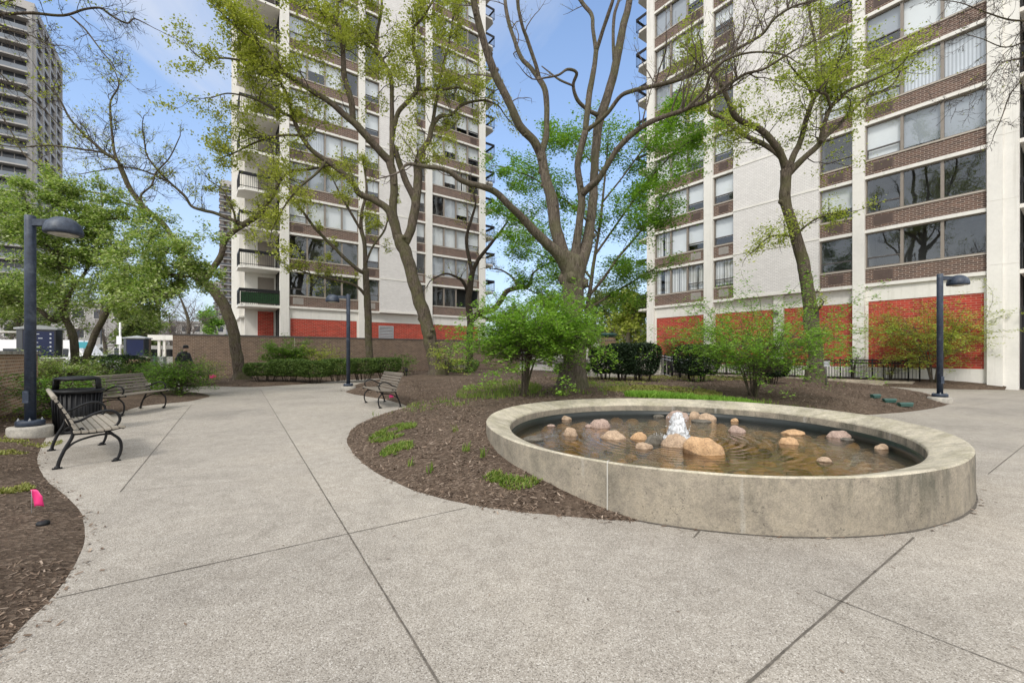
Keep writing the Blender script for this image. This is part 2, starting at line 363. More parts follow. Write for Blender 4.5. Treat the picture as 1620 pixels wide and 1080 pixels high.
# ------------------------------------------------------------------ mesh helpers
class MB:
    def __init__(s):
        s.v = []; s.f = []; s.uv = []; s.mi = []; s.sm = []
    def face(s, idx, uvs=None, m=0, smooth=False):
        s.f.append(tuple(idx)); s.mi.append(m); s.sm.append(smooth)
        s.uv.extend(uvs if uvs else [(0.0, 0.0)] * len(idx))
    def poly(s, pts, uvs=None, m=0):
        b = len(s.v); s.v.extend([tuple(p) for p in pts])
        if uvs is None:
            a = Vector(pts[1]) - Vector(pts[0]); c = Vector(pts[-1]) - Vector(pts[0])
            n = a.cross(c)
            if abs(n.z) > max(abs(n.x), abs(n.y)): uvs = [(p[0], p[1]) for p in pts]
            elif abs(n.x) > abs(n.y): uvs = [(p[1], p[2]) for p in pts]
            else: uvs = [(p[0], p[2]) for p in pts]
        s.face(range(b, b + len(pts)), uvs, m)
    def box(s, x0, x1, y0, y1, z0, z1, m=0):
        a = [(x0, y0, z0), (x1, y0, z0), (x1, y1, z0), (x0, y1, z0), (x0, y0, z1), (x1, y0, z1), (x1, y1, z1), (x0, y1, z1)]
        for q in ((0, 1, 5, 4), (1, 2, 6, 5), (2, 3, 7, 6), (3, 0, 4, 7), (4, 5, 6, 7), (3, 2, 1, 0)):
            s.poly([a[i] for i in q], None, m)
    def prism(s, prof, x0, x1, m=0, axis='x'):
        """extrude a profile of (a, z) points along an axis"""
        n = len(prof)
        mk = (lambda t, p: (t, p[0], p[1])) if axis == 'x' else (lambda t, p: (p[0], t, p[1]))
        A = [mk(x0, p) for p in prof]; B = [mk(x1, p) for p in prof]
        for i in range(n):
            j = (i + 1) % n
            s.poly([A[i], A[j], B[j], B[i]], None, m)
        s.poly(A[::-1], None, m); s.poly(B, None, m)
    def tube(s, pts, rad, n=6, m=0, cap=True, sx=1.0):
        pts = [Vector(p) for p in pts]
        if isinstance(rad, (int, float)): rad = [rad] * len(pts)
        base = len(s.v); up = None; dist = 0.0
        for i, p in enumerate(pts):
            if i == 0: t = pts[1] - p
            elif i == len(pts) - 1: t = p - pts[i - 1]
            else: t = pts[i + 1] - pts[i - 1]
            if t.length < 1e-9: t = Vector((0, 0, 1))
            t.normalize()
            if up is None:
                up = t.cross(Vector((0, 1, 0)) if abs(t.y) < 0.9 else Vector((1, 0, 0))).normalized()
            else:
                up = up - t * up.dot(t)
                if up.length < 1e-6: up = t.orthogonal()
                up.normalize()
            w = t.cross(up)
            for k in range(n):
                a = 2 * math.pi * k / n
                q = p + (up * math.cos(a) * sx + w * math.sin(a)) * rad[i]
                s.v.append((q.x, q.y, q.z))
        for i in range(len(pts) - 1):
            for k in range(n):
                k2 = (k + 1) % n; a = base + i * n
                s.face((a + k, a + k2, a + n + k2, a + n + k), None, m, True)
        if cap and n > 2:
            s.face(tuple(base + k for k in range(n))[::-1], None, m)
            e = base + (len(pts) - 1) * n
            s.face(tuple(e + k for k in range(n)), None, m)
    def lathe(s, prof, c=(0, 0, 0), n=24, m=0, smooth=True):
        base = len(s.v)
        for (r, z) in prof:
            for k in range(n):
                a = 2 * math.pi * k / n
                s.v.append((c[0] + r * math.cos(a), c[1] + r * math.sin(a), c[2] + z))
        for i in range(len(prof) - 1):
            for k in range(n):
                k2 = (k + 1) % n; a = base + i * n
                s.face((a + k, a + k2, a + n + k2, a + n + k), None, m, smooth)
        s.face(tuple(base + k for k in range(n))[::-1], None, m)
        e = base + (len(prof) - 1) * n
        s.face(tuple(e + k for k in range(n)), None, m)
    def build(s, name, mats, parent=None, smooth=None):
        me = bpy.data.meshes.new(name)
        me.from_pydata(s.v, [], s.f)
        if not isinstance(mats, (list, tuple)): mats = [mats]
        for x in mats: me.materials.append(x)
        uvl = me.uv_layers.new(name='UVMap')
        uvl.data.foreach_set('uv', np.array(s.uv, dtype=np.float32).ravel())
        me.polygons.foreach_set('material_index', np.array(s.mi, dtype=np.int32))
        sm = s.sm if smooth is None else [smooth] * len(s.f)
        me.polygons.foreach_set('use_smooth', np.array(sm, dtype=bool))
        me.update()
        o = bpy.data.objects.new(name, me); COL.objects.link(o)
        if parent: o.parent = parent
        return o

def np_obj(name, verts, faces_n, mat, parent=None):
    """verts (F, k, 3): F loose faces with k corners each"""
    Fn, k, _ = verts.shape
    me = bpy.data.meshes.new(name)
    me.vertices.add(Fn * k); me.vertices.foreach_set('co', verts.astype(np.float32).ravel())
    me.loops.add(Fn * k); me.loops.foreach_set('vertex_index', np.arange(Fn * k, dtype=np.int32))
    me.polygons.add(Fn)
    me.polygons.foreach_set('loop_start', np.arange(0, Fn * k, k, dtype=np.int32))
    me.polygons.foreach_set('loop_total', np.full(Fn, k, dtype=np.int32))
    me.materials.append(mat); me.update(calc_edges=True)
    o = bpy.data.objects.new(name, me); COL.objects.link(o)
    if parent: o.parent = parent
    return o

def tag(o, label=None, cat=None, group=None, kind=None):
    if label: o['label'] = label
    if cat: o['category'] = cat
    if group: o['group'] = group
    if kind: o['kind'] = kind
    return o
def thing(name, label, cat, loc=(0, 0, 0), rz=0.0, group=None):
    o = bpy.data.objects.new(name, None); COL.objects.link(o)
    o.location = loc; o.rotation_euler = (0, 0, rz); o.empty_display_size = 0.2
    return tag(o, label, cat, group)
def copy_tree(o, parent=None):
    c = o.copy(); COL.objects.link(c)
    if parent: c.parent = parent
    for ch in list(o.children): copy_tree(ch, c)
    return c
def dup(o, loc, rz, label, group=None):
    c = copy_tree(o); c.location = loc; c.rotation_euler = (0, 0, rz)
    tag(c, label, None, group); return c

def catmull(pts, sub):
    """pts: list of tuples (any dimension); returns a smooth resampling"""
    A = np.array(pts, dtype=float); n = len(A); out = []
    for i in range(n - 1):
        p0 = A[max(0, i - 1)]; p1 = A[i]; p2 = A[i + 1]; p3 = A[min(n - 1, i + 2)]
        for j in range(sub):
            t = j / sub
            out.append(0.5 * ((2 * p1) + (-p0 + p2) * t + (2 * p0 - 5 * p1 + 4 * p2 - p3) * t * t + (-p0 + 3 * p1 - 3 * p2 + p3) * t ** 3))
    out.append(A[-1]); return np.array(out)

def inside(poly, X, Y):
    poly = np.asarray(poly); r = np.zeros(X.shape, bool); n = len(poly); j = n - 1
    for i in range(n):
        xi, yi = poly[i, 0], poly[i, 1]; xj, yj = poly[j, 0], poly[j, 1]
        c = ((yi > Y) != (yj > Y)) & (X < (xj - xi) * (Y - yi) / (yj - yi + 1e-12) + xi)
        r ^= c; j = i
    return r
def seg_dist(line, X, Y):
    line = np.asarray(line); best = np.full(X.shape, 1e9)
    for a, b in zip(line[:-1], line[1:]):
        d = b[:2] - a[:2]; l2 = d @ d + 1e-12
        t = np.clip(((X - a[0]) * d[0] + (Y - a[1]) * d[1]) / l2, 0, 1)
        best = np.minimum(best, np.hypot(X - a[0] - t * d[0], Y - a[1] - t * d[1]))
    return best
# ------------------------------------------------------------------ camera, light, sky
cam = bpy.data.cameras.new('camera'); co = bpy.data.objects.new('camera', cam); COL.objects.link(co)
co.location = (0, 0, H); co.rotation_euler = (math.pi / 2, 0, 0)
cam.sensor_width = 36; cam.lens = F / 1620 * 36; cam.shift_y = (HZ - 540) / 1620
cam.clip_end = 3000; cam.clip_start = 0.05
scene.camera = co
SUN = Vector((-0.24, -0.66, 0.71)).normalized()
sl = bpy.data.lights.new('sun', 'SUN'); sl.energy = 1.15; sl.angle = math.radians(13); sl.color = (1.0, 0.95, 0.87)
so = bpy.data.objects.new('sun', sl); COL.objects.link(so)
so.rotation_euler = SUN.to_track_quat('Z', 'Y').to_euler()
w = bpy.data.worlds.new('World'); scene.world = w; w.use_nodes = True
nt = w.node_tree; nt.nodes.clear()
wo = nt.nodes.new('ShaderNodeOutputWorld'); bg = nt.nodes.new('ShaderNodeBackground'); bg.inputs[1].default_value = 0.125
sk = nt.nodes.new('ShaderNodeTexSky'); sk.sky_type = 'NISHITA'; sk.sun_disc = False
sk.sun_elevation = math.asin(SUN.z); sk.sun_rotation = math.atan2(SUN.x, SUN.y)
sk.air_density = 1.0; sk.dust_density = 0.6; sk.ozone_density = 2.0
tc = nt.nodes.new('ShaderNodeTexCoord'); sp = nt.nodes.new('ShaderNodeSeparateXYZ'); L(nt, tc.outputs['Generated'], sp.inputs[0])
den = math_n(nt, 'ADD', math_n(nt, 'MAXIMUM', sp.outputs[2], 0.0), 0.16)
cb = nt.nodes.new('ShaderNodeCombineXYZ')
L(nt, math_n(nt, 'DIVIDE', sp.outputs[0], den), cb.inputs[0]); L(nt, math_n(nt, 'DIVIDE', sp.outputs[1], den), cb.inputs[1])
mp = nt.nodes.new('ShaderNodeMapping'); mp.inputs['Scale'].default_value = (0.9, 0.55, 1); mp.inputs['Location'].default_value = (3.1, 1.7, 0)
L(nt, cb.outputs[0], mp.inputs[0])
cn = noise(nt, mp.outputs[0], 1.15, 9, 0.58, 0.5)
cl = ramp(nt, [(0.38, (0, 0, 0)), (0.68, (0.95, 0.95, 0.95))], cn).outputs[0]
low = ramp(nt, [(0.0, (0.95, 0.95, 0.95)), (0.16, (0.66, 0.66, 0.66)), (0.38, (0.36, 0.36, 0.36)), (0.8, (0.10, 0.10, 0.10))], math_n(nt, 'MAXIMUM', sp.outputs[2], 0.0)).outputs[0]
cf = math_n(nt, 'MAXIMUM', math_n(nt, 'MULTIPLY', cl, 0.92), low)
blue = mixc(nt, 1.0, sk.outputs[0], (0.60, 0.97, 1.22), 'MULTIPLY')
skc = mixc(nt, cf, blue, (3.5, 3.65, 3.95))
# unseen bright cloud, added behind the viewer and overhead to light the facades
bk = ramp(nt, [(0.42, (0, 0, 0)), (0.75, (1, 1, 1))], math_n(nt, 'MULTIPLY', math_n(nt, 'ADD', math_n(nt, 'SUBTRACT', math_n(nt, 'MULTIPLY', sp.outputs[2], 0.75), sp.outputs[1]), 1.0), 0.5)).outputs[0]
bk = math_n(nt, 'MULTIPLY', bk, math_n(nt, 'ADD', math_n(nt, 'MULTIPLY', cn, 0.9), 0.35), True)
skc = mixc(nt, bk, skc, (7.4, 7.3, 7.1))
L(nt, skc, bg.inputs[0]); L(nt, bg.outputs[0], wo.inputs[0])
scene.view_settings.view_transform = 'Standard'; scene.view_settings.look = 'None'
scene.view_settings.exposure = 0.90; scene.view_settings.gamma = 1.0
scene.cycles.max_bounces = 8; scene.cycles.transparent_max_bounces = 24
scene.cycles.caustics_reflective = False; scene.cycles.caustics_refractive = False
scene.cycles.use_denoising = True

# ------------------------------------------------------------------ ground sheets
b = MB(); b.box(-900, 900, -300, 1500, -0.6, -0.03)
tag(b.build('ground', M['ground']), kind='structure')
b = MB()
b.poly([(-26, -8, 0), (34, -8, 0), (34, 60, 0), (-26, 60, 0)])
JW = 0.007
def joint(a, c, wd=JW):
    a = Vector(a); c = Vector(c); d = (c - a).normalized(); n = Vector((-d.y, d.x, 0)) * wd * 0.72
    m_ = max(6, int((c - a).length / 0.12)); pr = None
    for i in range(m_ + 1):
        p = a.lerp(c, i / m_); o = mnoise.noise(Vector((p.x * 4, p.y * 4, 1))) * 0.35 + mnoise.noise(Vector((p.x * 21, p.y * 21, 1))) * 0.3; k = 1 + 0.6 * mnoise.noise(Vector((p.x * 9, p.y * 9, 7)))
        q = (p + n * (o - k), p + n * (o + k))
        if pr: b.poly([(pr[0].x, pr[0].y, 0.004), (q[0].x, q[0].y, 0.004), (q[1].x, q[1].y, 0.004), (pr[1].x, pr[1].y, 0.004)], None, 1)
        pr = q
for (x0, y0, x1, y1, wd) in ((413, 617, 700, 1090, .007), (88, 946, 738, 803, .005), (190, 778, 303, 640, .006), (1150, 1110, 1446, 850, .008),
                       (1290, 935, 1690, 1092, .004), (1563, 750, 1700, 640, .006), (190, 778, 480, 752, .003), (1098, 850, 1108, 838, .008),
                       (1500, 650, 1700, 608, .005), (470, 622, 330, 640, .004)):
    joint(G(x0, y0), G(x1, y1), wd)
tag(b.build('plaza_pavement', [M['plaza'], M['joint']]), kind='structure')

# ------------------------------------------------------------------ fountain outline
RP = [(769.6, 668), (782, 651.5), (819, 640.4), (856.3, 636), (908, 631.5), (967.4, 629.6), (1100, 631.5), (1194.8, 637.4), (1322, 649), (1422, 664), (1489, 682), (1533, 702), (1546, 720), (1533, 729), (1489, 741), (1400, 751), (1311, 755.6), (1202, 752), (1091, 744), (980, 734.4), (893, 718), (819, 699), (782, 681)]
RW = np.array([G(x, y, 0.46)[:2] for x, y in RP])
FC = np.array([2.52, 6.30])
th = np.arctan2(RW[:, 1] - FC[1], RW[:, 0] - FC[0]); rr = np.hypot(RW[:, 0] - FC[0], RW[:, 1] - FC[1])
ORD = 3
def basis(t): return np.stack([np.ones_like(t)] + [f(k * t) for k in range(1, ORD + 1) for f in (np.cos, np.sin)], 1)
cf_ = np.linalg.lstsq(basis(th), rr, rcond=None)[0]
NF = 160
TH = np.linspace(0, 2 * np.pi, NF, endpoint=False)
RAD = basis(TH) @ cf_
RING = np.stack([FC[0] + RAD * np.cos(TH), FC[1] + RAD * np.sin(TH)], 1)
tn = np.roll(RING, -1, 0) - np.roll(RING, 1, 0); nn = np.stack([-tn[:, 1], tn[:, 0]], 1); nn /= np.linalg.norm(nn, axis=1)[:, None]
def ring(off): return RING + nn * off          # inward offset
def ring_mesh(mb, prof, m=0, jit=0.0):
    base = len(mb.v); n = NF
    for (o, z) in prof:
        R_ = ring(o)
        for i in range(n):
            j = jit * mnoise.noise(Vector((R_[i][0] * 1.7, R_[i][1] * 1.7, z * 3)))
            mb.v.append((R_[i][0] + nn[i][0] * j, R_[i][1] + nn[i][1] * j, z + j * 0.5))
    for k in range(len(prof) - 1):
        for i in range(n):
            i2 = (i + 1) % n; a = base + k * n
            mb.face((a + i, a + i2, a + n + i2, a + n + i), None, m, True)

FT = thing('fountain', 'low oval concrete basin with murky water and a bubbling jet among stones', 'fountain', (FC[0], FC[1], 0))
def fchild(mb, name, mats):
    o = mb.build(name, mats, FT); o.location = (-FC[0], -FC[1], 0); return o
b = MB(); ring_mesh(b, [(0.0, -0.15), (0.0, 0.1), (0.0, 0.25), (0.0, 0.40), (0.002, 0.448)], jit=0.008)
fchild(b, 'basin_wall', M['fountain'])
b = MB(); ring_mesh(b, [(0.002, 0.448), (0.010, 0.459), (0.025, 0.461), (0.12, 0.432), (0.24, 0.396), (0.325, 0.367), (0.338, 0.355), (0.342, 0.335)], jit=0.006)
ring_mesh(b, [(0.342, 0.335), (0.345, 0.30), (0.345, 0.235)], 1)
fchild(b, 'rim', [M['rim'], M['fountain']])
b = MB(); ring_mesh(b, [(0.345, 0.236), (0.37, 0.234), (0.375, 0.15), (0.38, -0.14)]); fchild(b, 'liner', M['liner'])
def disc(mb, off, z, rings=1):
    R_ = ring(off); base = len(mb.v)
    mb.v.append((FC[0], FC[1], z))
    for i in range(NF): mb.v.append((R_[i][0], R_[i][1], z))
    for i in range(NF): mb.face((base, base + 1 + i, base + 1 + (i + 1) % NF), None, 0, True)
b = MB(); disc(b, 0.376, -0.02); fchild(b, 'basin_floor', M['basin'])
b = MB()
for i in range(420):
    a = rnd.uniform(0, 6.283); q = rnd.random() ** 0.5; j = int(a / 6.283 * NF) % NF
    x, y = FC[0] + (RAD[j] - 0.48) * q * math.cos(TH[j]), FC[1] + (RAD[j] - 0.48) * q * math.sin(TH[j])
    r = rnd.uniform(0.05, 0.16); e = rnd.uniform(0.6, 1.0); ph = rnd.uniform(0, 6.28); n = 10; st = len(b.v); zt = min(0.135, r * 0.85)
    for lev, (rr_, zz) in enumerate(((1.0, -0.03), (0.92, 0.45), (0.66, 0.82), (0.25, 1.0))):
        for k in range(n):
            t_ = 2 * math.pi * k / n; u_, v_ = r * rr_ * math.cos(t_) * (1 + 0.15 * math.sin(3 * t_ + ph)), r * e * rr_ * math.sin(t_)
            b.v.append((x + u_ * math.cos(ph) - v_ * math.sin(ph), y + u_ * math.sin(ph) + v_ * math.cos(ph), -0.02 + zt * zz))
    for lev in range(3):
        for k in range(n): k2 = (k + 1) % n; o_ = st + lev * n; b.face((o_ + k, o_ + k2, o_ + n + k2, o_ + n + k), None, 0, True)
    b.face([st + 3 * n + k for k in range(n)], None, 0, True)
fchild(b, 'bed_stones', m_island('sunken_stones', [(0.06, 0.042, 0.02), (0.34, 0.23, 0.13), (0.48, 0.34, 0.21), (0.12, 0.09, 0.06), (0.56, 0.40, 0.24)], 0.6))['kind'] = 'stuff'
b = MB(); disc(b, 0.372, 0.13); fchild(b, 'water', M['water'])
# pale caulked joints down the wall and over the rim
b = MB()
for px, py in ((963.7, 732), (856.3, 636)):
    q = np.array(G(px, py, 0.46)[:2]); i = int(np.argmin(np.hypot(*(RING - q).T)))
    n = nn[i]; t = np.array([n[1], -n[0]]) * 0.006; c = RING[i]
    pr = [(-0.003 - 0.006, -0.1), (-0.009, 0.448), (0.0, 0.468), (0.03, 0.467), (0.33, 0.371), (0.333, 0.25)]
    for (o1, z1), (o2, z2) in zip(pr[:-1], pr[1:]):
        A = c + n * o1; B = c + n * o2
        b.poly([(A[0] - t[0], A[1] - t[1], z1), (A[0] + t[0], A[1] + t[1], z1), (B[0] + t[0], B[1] + t[1], z2), (B[0] - t[0], B[1] - t[1], z2)])
fchild(b, 'caulk_joint', M['seam'])

b = MB(); ro = ring(0.0); st = 0
for i in range(NF):
    q = ro[i] + nn[i] * 0.01; o_ = ro[i] - nn[i] * max(0.004, 0.016 + 0.018 * mnoise.noise(Vector((ro[i][0] * 3, ro[i][1] * 3, 0))))
    b.v.append((q[0], q[1], 0.0065)); b.v.append((o_[0], o_[1], 0.0055))
for i in range(NF): b.face((2 * i, 2 * i + 1, (2 * i + 3) % (2 * NF), (2 * i + 2) % (2 * NF)))
fchild(b, 'base_joint', M['joint'])
# jet of white water
JET = G(1072, 692, 0.13)
b = MB(); n = 20; base = len(b.v); lev = 22
for k in range(lev):
    t = k / (lev - 1); z = 0.12 + 0.40 * t
    r0 = 0.125 * (1 - t) ** 0.6 + 0.035 + 0.07 * max(0, 0.12 - t) / 0.12
    if k == lev - 1: r0 = 0.004
    for i in range(n):
        a = 2 * math.pi * i / n
        q = Vector((math.cos(a) * 1.7, math.sin(a) * 1.7, t * 5))
        r = r0 * (1 + 0.25 * mnoise.noise(q * 1.3) + 0.28 * mnoise.noise(Vector((q.x * 4, q.y * 4, q.z * 1.2))) + 0.14 * mnoise.noise(q * 8))
        b.v.append((JET.x + r * math.cos(a), JET.y + r * math.sin(a), z + 0.03 * mnoise.noise(q * 2.2)))
for k in range(lev - 1):
    for i in range(n):
        a = base + k * n; i2 = (i + 1) % n
        b.face((a + i, a + i2, a + n + i2, a + n + i), None, 0, True)
def blob(mb, c, r, seg=6, m=0):
    pr = [(r * math.sin(math.pi * j / 4), -r * math.cos(math.pi * j / 4)) for j in range(5)]
    pr[0] = (r * 0.05, -r); pr[-1] = (r * 0.05, r); mb.lathe(pr, c, seg, m)
for i in range(150):
    a = rnd.uniform(0, 6.28); t = rnd.random() ** 0.7; rad = rnd.gauss(0.08, 0.05) * (1.6 - t)
    blob(b, (JET.x + rad * math.cos(a), JET.y + rad * math.sin(a), 0.14 + 0.36 * t), rnd.uniform(0.003, 0.010), 5)
for i in range(90):
    a = rnd.uniform(0, 6.28); rad = rnd.uniform(0.12, 0.42)
    blob(b, (JET.x + rad * math.cos(a), JET.y + rad * math.sin(a), 0.131), rnd.uniform(0.004, 0.012), 5)
fchild(b, 'water_jet', M['foam'])

# ------------------------------------------------------------------ planting beds
def arc_between(p0, p1):
    """ring indices from the point nearest p0 to the point nearest p1, going by the far and left side (increasing angle)"""
    i0 = int(np.argmin(np.hypot(*(RING - np.array(p0)).T))); i1 = int(np.argmin(np.hypot(*(RING - np.array(p1)).T)))
    out = []; i = i0
    while True:
        out.append(i)
        if i == i1: break
        i = (i + 1) % NF
    return out
edge_px = [(1010, 824), (960, 822), (900, 818), (860, 813.5), (820, 809), (780, 804), (740, 798), (700, 790), (660, 778), (625, 763), (590, 745), (565, 725), (550, 705), (548, 692), (556, 679), (578, 665), (610, 654), (636, 648), (644, 643), (632, 638), (605, 631), (580, 627), (555, 622.5), (545, 617.5), (556, 610.5), (580, 605.5), (620, 601.5), (680, 597.5), (740, 594), (850, 592), (960, 597), (1040, 600), (1130, 603), (1250, 606.5), (1345, 613), (1400, 618), (1450, 622), (1485, 628), (1502, 635), (1500, 640), (1480, 645), (1440, 651), (1390, 655), (1364, 657)]
ew = [tuple(G(x, y)[:2]) for x, y in edge_px] + [(7.0, 9.0), (5.9, 8.05), (5.45, 7.6)]
EDGE = catmull(ew, 5)
EDGE = np.array([(x + 0.02 * mnoise.noise(Vector((x * 3, y * 3, 0))), y + 0.02 * mnoise.noise(Vector((x * 3, y * 3, 5)))) for x, y in EDGE])
arc = arc_between(EDGE[-1], EDGE[0])
ARC = ring(0.03)[arc]
BED = np.vstack([EDGE, ARC])
def nz(X, Y, s, o=0): return np.array([mnoise.noise(Vector((x * s, y * s, o))) for x, y in zip(np.ravel(X), np.ravel(Y))]).reshape(np.shape(X))
def h_bed(X, Y):
    X = np.asarray(X, float); Y = np.asarray(Y, float)
    d = seg_dist(EDGE, X, Y)
    return 0.50 * (1 - np.exp(-d / 1.7)) + np.clip(d / 0.3, 0, 1) * (0.02 + 0.025 * nz(X, Y, 0.9) + 0.012 * nz(X, Y, 4)) - 0.004
def hb(x, y): return float(h_bed(np.array([x]), np.array([y]))[0])
def bed_mesh(name, poly, hfun, near, far_step):
    poly = np.asarray(poly); mn = poly.min(0); mx = poly.max(0); pts = []
    y = mn[1]
    while y < mx[1]:
        st = max(near, far_step * max(0.6, y) / 10.0)
        for x in np.arange(mn[0], mx[0], st): pts.append((x + rnd.uniform(-.2, .2) * st, y + rnd.uniform(-.2, .2) * st))
        y += st
    pts = np.array(pts); k = inside(poly, pts[:, 0], pts[:, 1]); pts = pts[k]
    k = seg_dist(np.vstack([poly, poly[:1]]), pts[:, 0], pts[:, 1]) > near * 0.35; pts = pts[k]
    nb = len(poly)
    vs = [Vector(p) for p in poly] + [Vector(p) for p in pts]
    res = geometry.delaunay_2d_cdt(vs, [(i, (i + 1) % nb) for i in range(nb)], [], 1, 1e-5)
    V = np.array([tuple(v) for v in res[0]])
    Z = hfun(V[:, 0], V[:, 1])
    me = bpy.data.meshes.new(name); me.from_pydata([(a, c, z) for (a, c), z in zip(V, Z)], [], [tuple(f) for f in res[2]])
    me.polygons.foreach_set('use_smooth', np.ones(len(me.polygons), bool)); me.materials.append(M['soil']); me.update()
    o = bpy.data.objects.new(name, me); COL.objects.link(o)
    # up-facing normals
    if me.polygons[0].normal.z < 0: me.flip_normals()
    return tag(o, kind='structure')
bed_mesh('mulch_bed', BED, h_bed, 0.11, 0.22)

lf = [(0, 1034), (49, 983), (99, 933), (133, 874), (141, 844), (138, 822), (130, 806), (104, 780), (80, 760), (65, 736), (64, 721), (72, 700), (80, 688), (94, 679), (130, 667), (181, 655), (223, 643), (259, 638.5), (300, 634.5), (326, 629), (333, 626.5), (326, 623), (311, 620.5), (280, 618.5)]
lw = [tuple(G(x, y)[:2]) for x, y in lf]
LEDGE = catmull([(-2.50, 0.7), (-2.26, 1.25), (-2.28, 1.65)] + lw, 5)
LBED = np.vstack([LEDGE, [(-15.0, 16.6), (-22, 16.4), (-22, 0.6), (-8, 0.5)]])
def h_left(X, Y):
    d = seg_dist(LEDGE, X, Y)
    return 0.12 * (1 - np.exp(-d / 1.2)) + np.clip(d / 0.25, 0, 1) * (0.02 + 0.025 * nz(X, Y, 1.1) + 0.012 * nz(X, Y, 4.5)) - 0.004
bed_mesh('mulch_bed', LBED, h_left, 0.11, 0.25)
def hl(x, y): return float(h_left(np.array([x]), np.array([y]))[0])

U = Vector((0.8075, 0.5899, 0)); V_ = Vector((-0.5899, 0.8075, 0))
W0 = Vector((-19.1, 24.3, 0))                  # left end of the long brick wall
wf = [(303, 612.5), (330, 610.5), (360, 611.5), (400, 612), (440, 610), (480, 607.5), (520, 604), (545, 601.5), (600, 598.3), (680, 594.5), (760, 591.5)]
ww = [tuple(G(x, y)[:2]) for x, y in wf]
WEDGE = catmull(ww, 4)
e1 = W0 + U * 24 + V_ * 0.1; e2 = W0 + V_ * 0.1
WBED = np.vstack([WEDGE, [tuple(e1[:2]), tuple(e2[:2]), tuple((W0 - U * 0.2 - V_ * 1.0)[:2])]])
def h_wall(X, Y):
    d = seg_dist(WEDGE, X, Y)
    return 0.16 * (1 - np.exp(-d / 1.0)) + np.clip(d / 0.3, 0, 1) * (0.02 + 0.03 * nz(X, Y, 0.9)) - 0.004
bed_mesh('mulch_bed', WBED, h_wall, 0.2, 0.2)
def hw(x, y): return float(h_wall(np.array([x]), np.array([y]))[0])

# strip of mulch along the foot of the right tower, and a round bed outside the frame
RT0 = G(1575, 615)                             # foot of the right tower's near column
def RTP(t, off=0.0): return Vector((RT0.x - 0.589 * t - 0.808 * off, RT0.y + 0.808 * t - 0.589 * off, 0))
sb = [RTP(-0.3, 0.5), RTP(0.6, 1.3), RTP(2.0, 2.0), RTP(3.2, 1.9), RTP(3.2, -0.2), RTP(-0.3, -0.2)]
SB = catmull([tuple(p[:2]) for p in sb[:4]], 4); SBP = np.vstack([SB, [tuple(p[:2]) for p in sb[4:]]])
def h_sb(X, Y): return 0.35 * (1 - np.exp(-seg_dist(SB, X, Y) / 0.9)) + 0.02 * nz(X, Y, 1.5) - 0.004
bed_mesh('mulch_bed', SBP, h_sb, 0.15, 0.15)
sb2 = [RTP(3.2, 1.25), RTP(12.0, 1.25), RTP(17.5, 1.2), RTP(17.5, -0.2), RTP(3.2, -0.2)]
SB2 = np.array([tuple(p[:2]) for p in sb2])
bed_mesh('mulch_bed', SB2, lambda X, Y: 0.28 + 0.03 * nz(X, Y, 1.0), 0.3, 0.3)

TP = np.array([(11.8 + 0.95 * math.cos(a), 7.6 + 0.95 * math.sin(a)) for a in np.linspace(0, 2 * np.pi, 40, endpoint=False)])
bed_mesh('mulch_bed', TP, lambda X, Y: 0.10 * np.clip(1 - np.hypot(X - 11.8, Y - 7.6) / 0.95, 0, 1) + 0.006 + 0.01 * nz(X, Y, 4.0), 0.12, 0.12)
# ------------------------------------------------------------------ chips, litter, grass
def chip_mesh(name, pts, lo, hi, mat, tilt=0.35, asp=(0.2, 0.5)):
    n = len(pts); ln = nrs.uniform(lo, hi, n); wd = ln * nrs.uniform(asp[0], asp[1], n)
    az = nrs.uniform(0, 2 * np.pi, n); tl = nrs.normal(0, tilt, n); rl = nrs.normal(0, tilt, n)
    ax = np.stack([np.cos(az) * np.cos(tl), np.sin(az) * np.cos(tl), np.sin(tl)], 1)
    sd = np.stack([-np.sin(az) * np.cos(rl), np.cos(az) * np.cos(rl), np.sin(rl)], 1)
    a = ax * ln[:, None] / 2; s = sd * wd[:, None] / 2
    k = nrs.uniform(0.3, 1.0, (n, 1))
    q = np.stack([pts - a - s * k, pts + a - s, pts + a * nrs.uniform(0.7, 1, (n, 1)) + s * k, pts - a + s], 1)
    return tag(np_obj(name, q, 4, mat), kind='stuff')
def scatter(poly, hfun, n, ymax, bias=1.0, excl=None):
    poly = np.asarray(poly); mn = poly.min(0); mx = poly.max(0)
    X = nrs.uniform(mn[0], mx[0], n); Y = mn[1] + (min(ymax, mx[1]) - mn[1]) * nrs.uniform(0, 1, n) ** bias
    k = inside(poly, X, Y); X, Y = X[k], Y[k]
    return np.stack([X, Y, hfun(X, Y)], 1)
pc = scatter(BED, h_bed, 170000, 17, 1.7); pc[:, 2] += 0.004
kk = nz(pc[:, 0], pc[:, 1], 1.4, 9) + 0.5 * nz(pc[:, 0], pc[:, 1], 5.0, 2) > -0.22; pc = pc[kk]
chip_mesh('mulch_chips', pc, 0.016, 0.068, M['chips'], 0.32, (0.12, 0.34))
pl = scatter(LBED[(LBED[:, 0] > -22)], h_left, 190000, 12, 1.7); pl[:, 2] += 0.004; pl = pl[pl[:, 0] > -12]
kk = nz(pl[:, 0], pl[:, 1], 1.4, 9) + 0.5 * nz(pl[:, 0], pl[:, 1], 5.0, 2) > 0.02; pl = pl[kk]
chip_mesh('mulch_chips', pl, 0.010, 0.042, M['chips'], 0.3, (0.12, 0.34))
pw = scatter(WBED, h_wall, 9000, 40); pw[:, 2] += 0.01
chip_mesh('mulch_chips', pw, 0.04, 0.12, M['chips'])
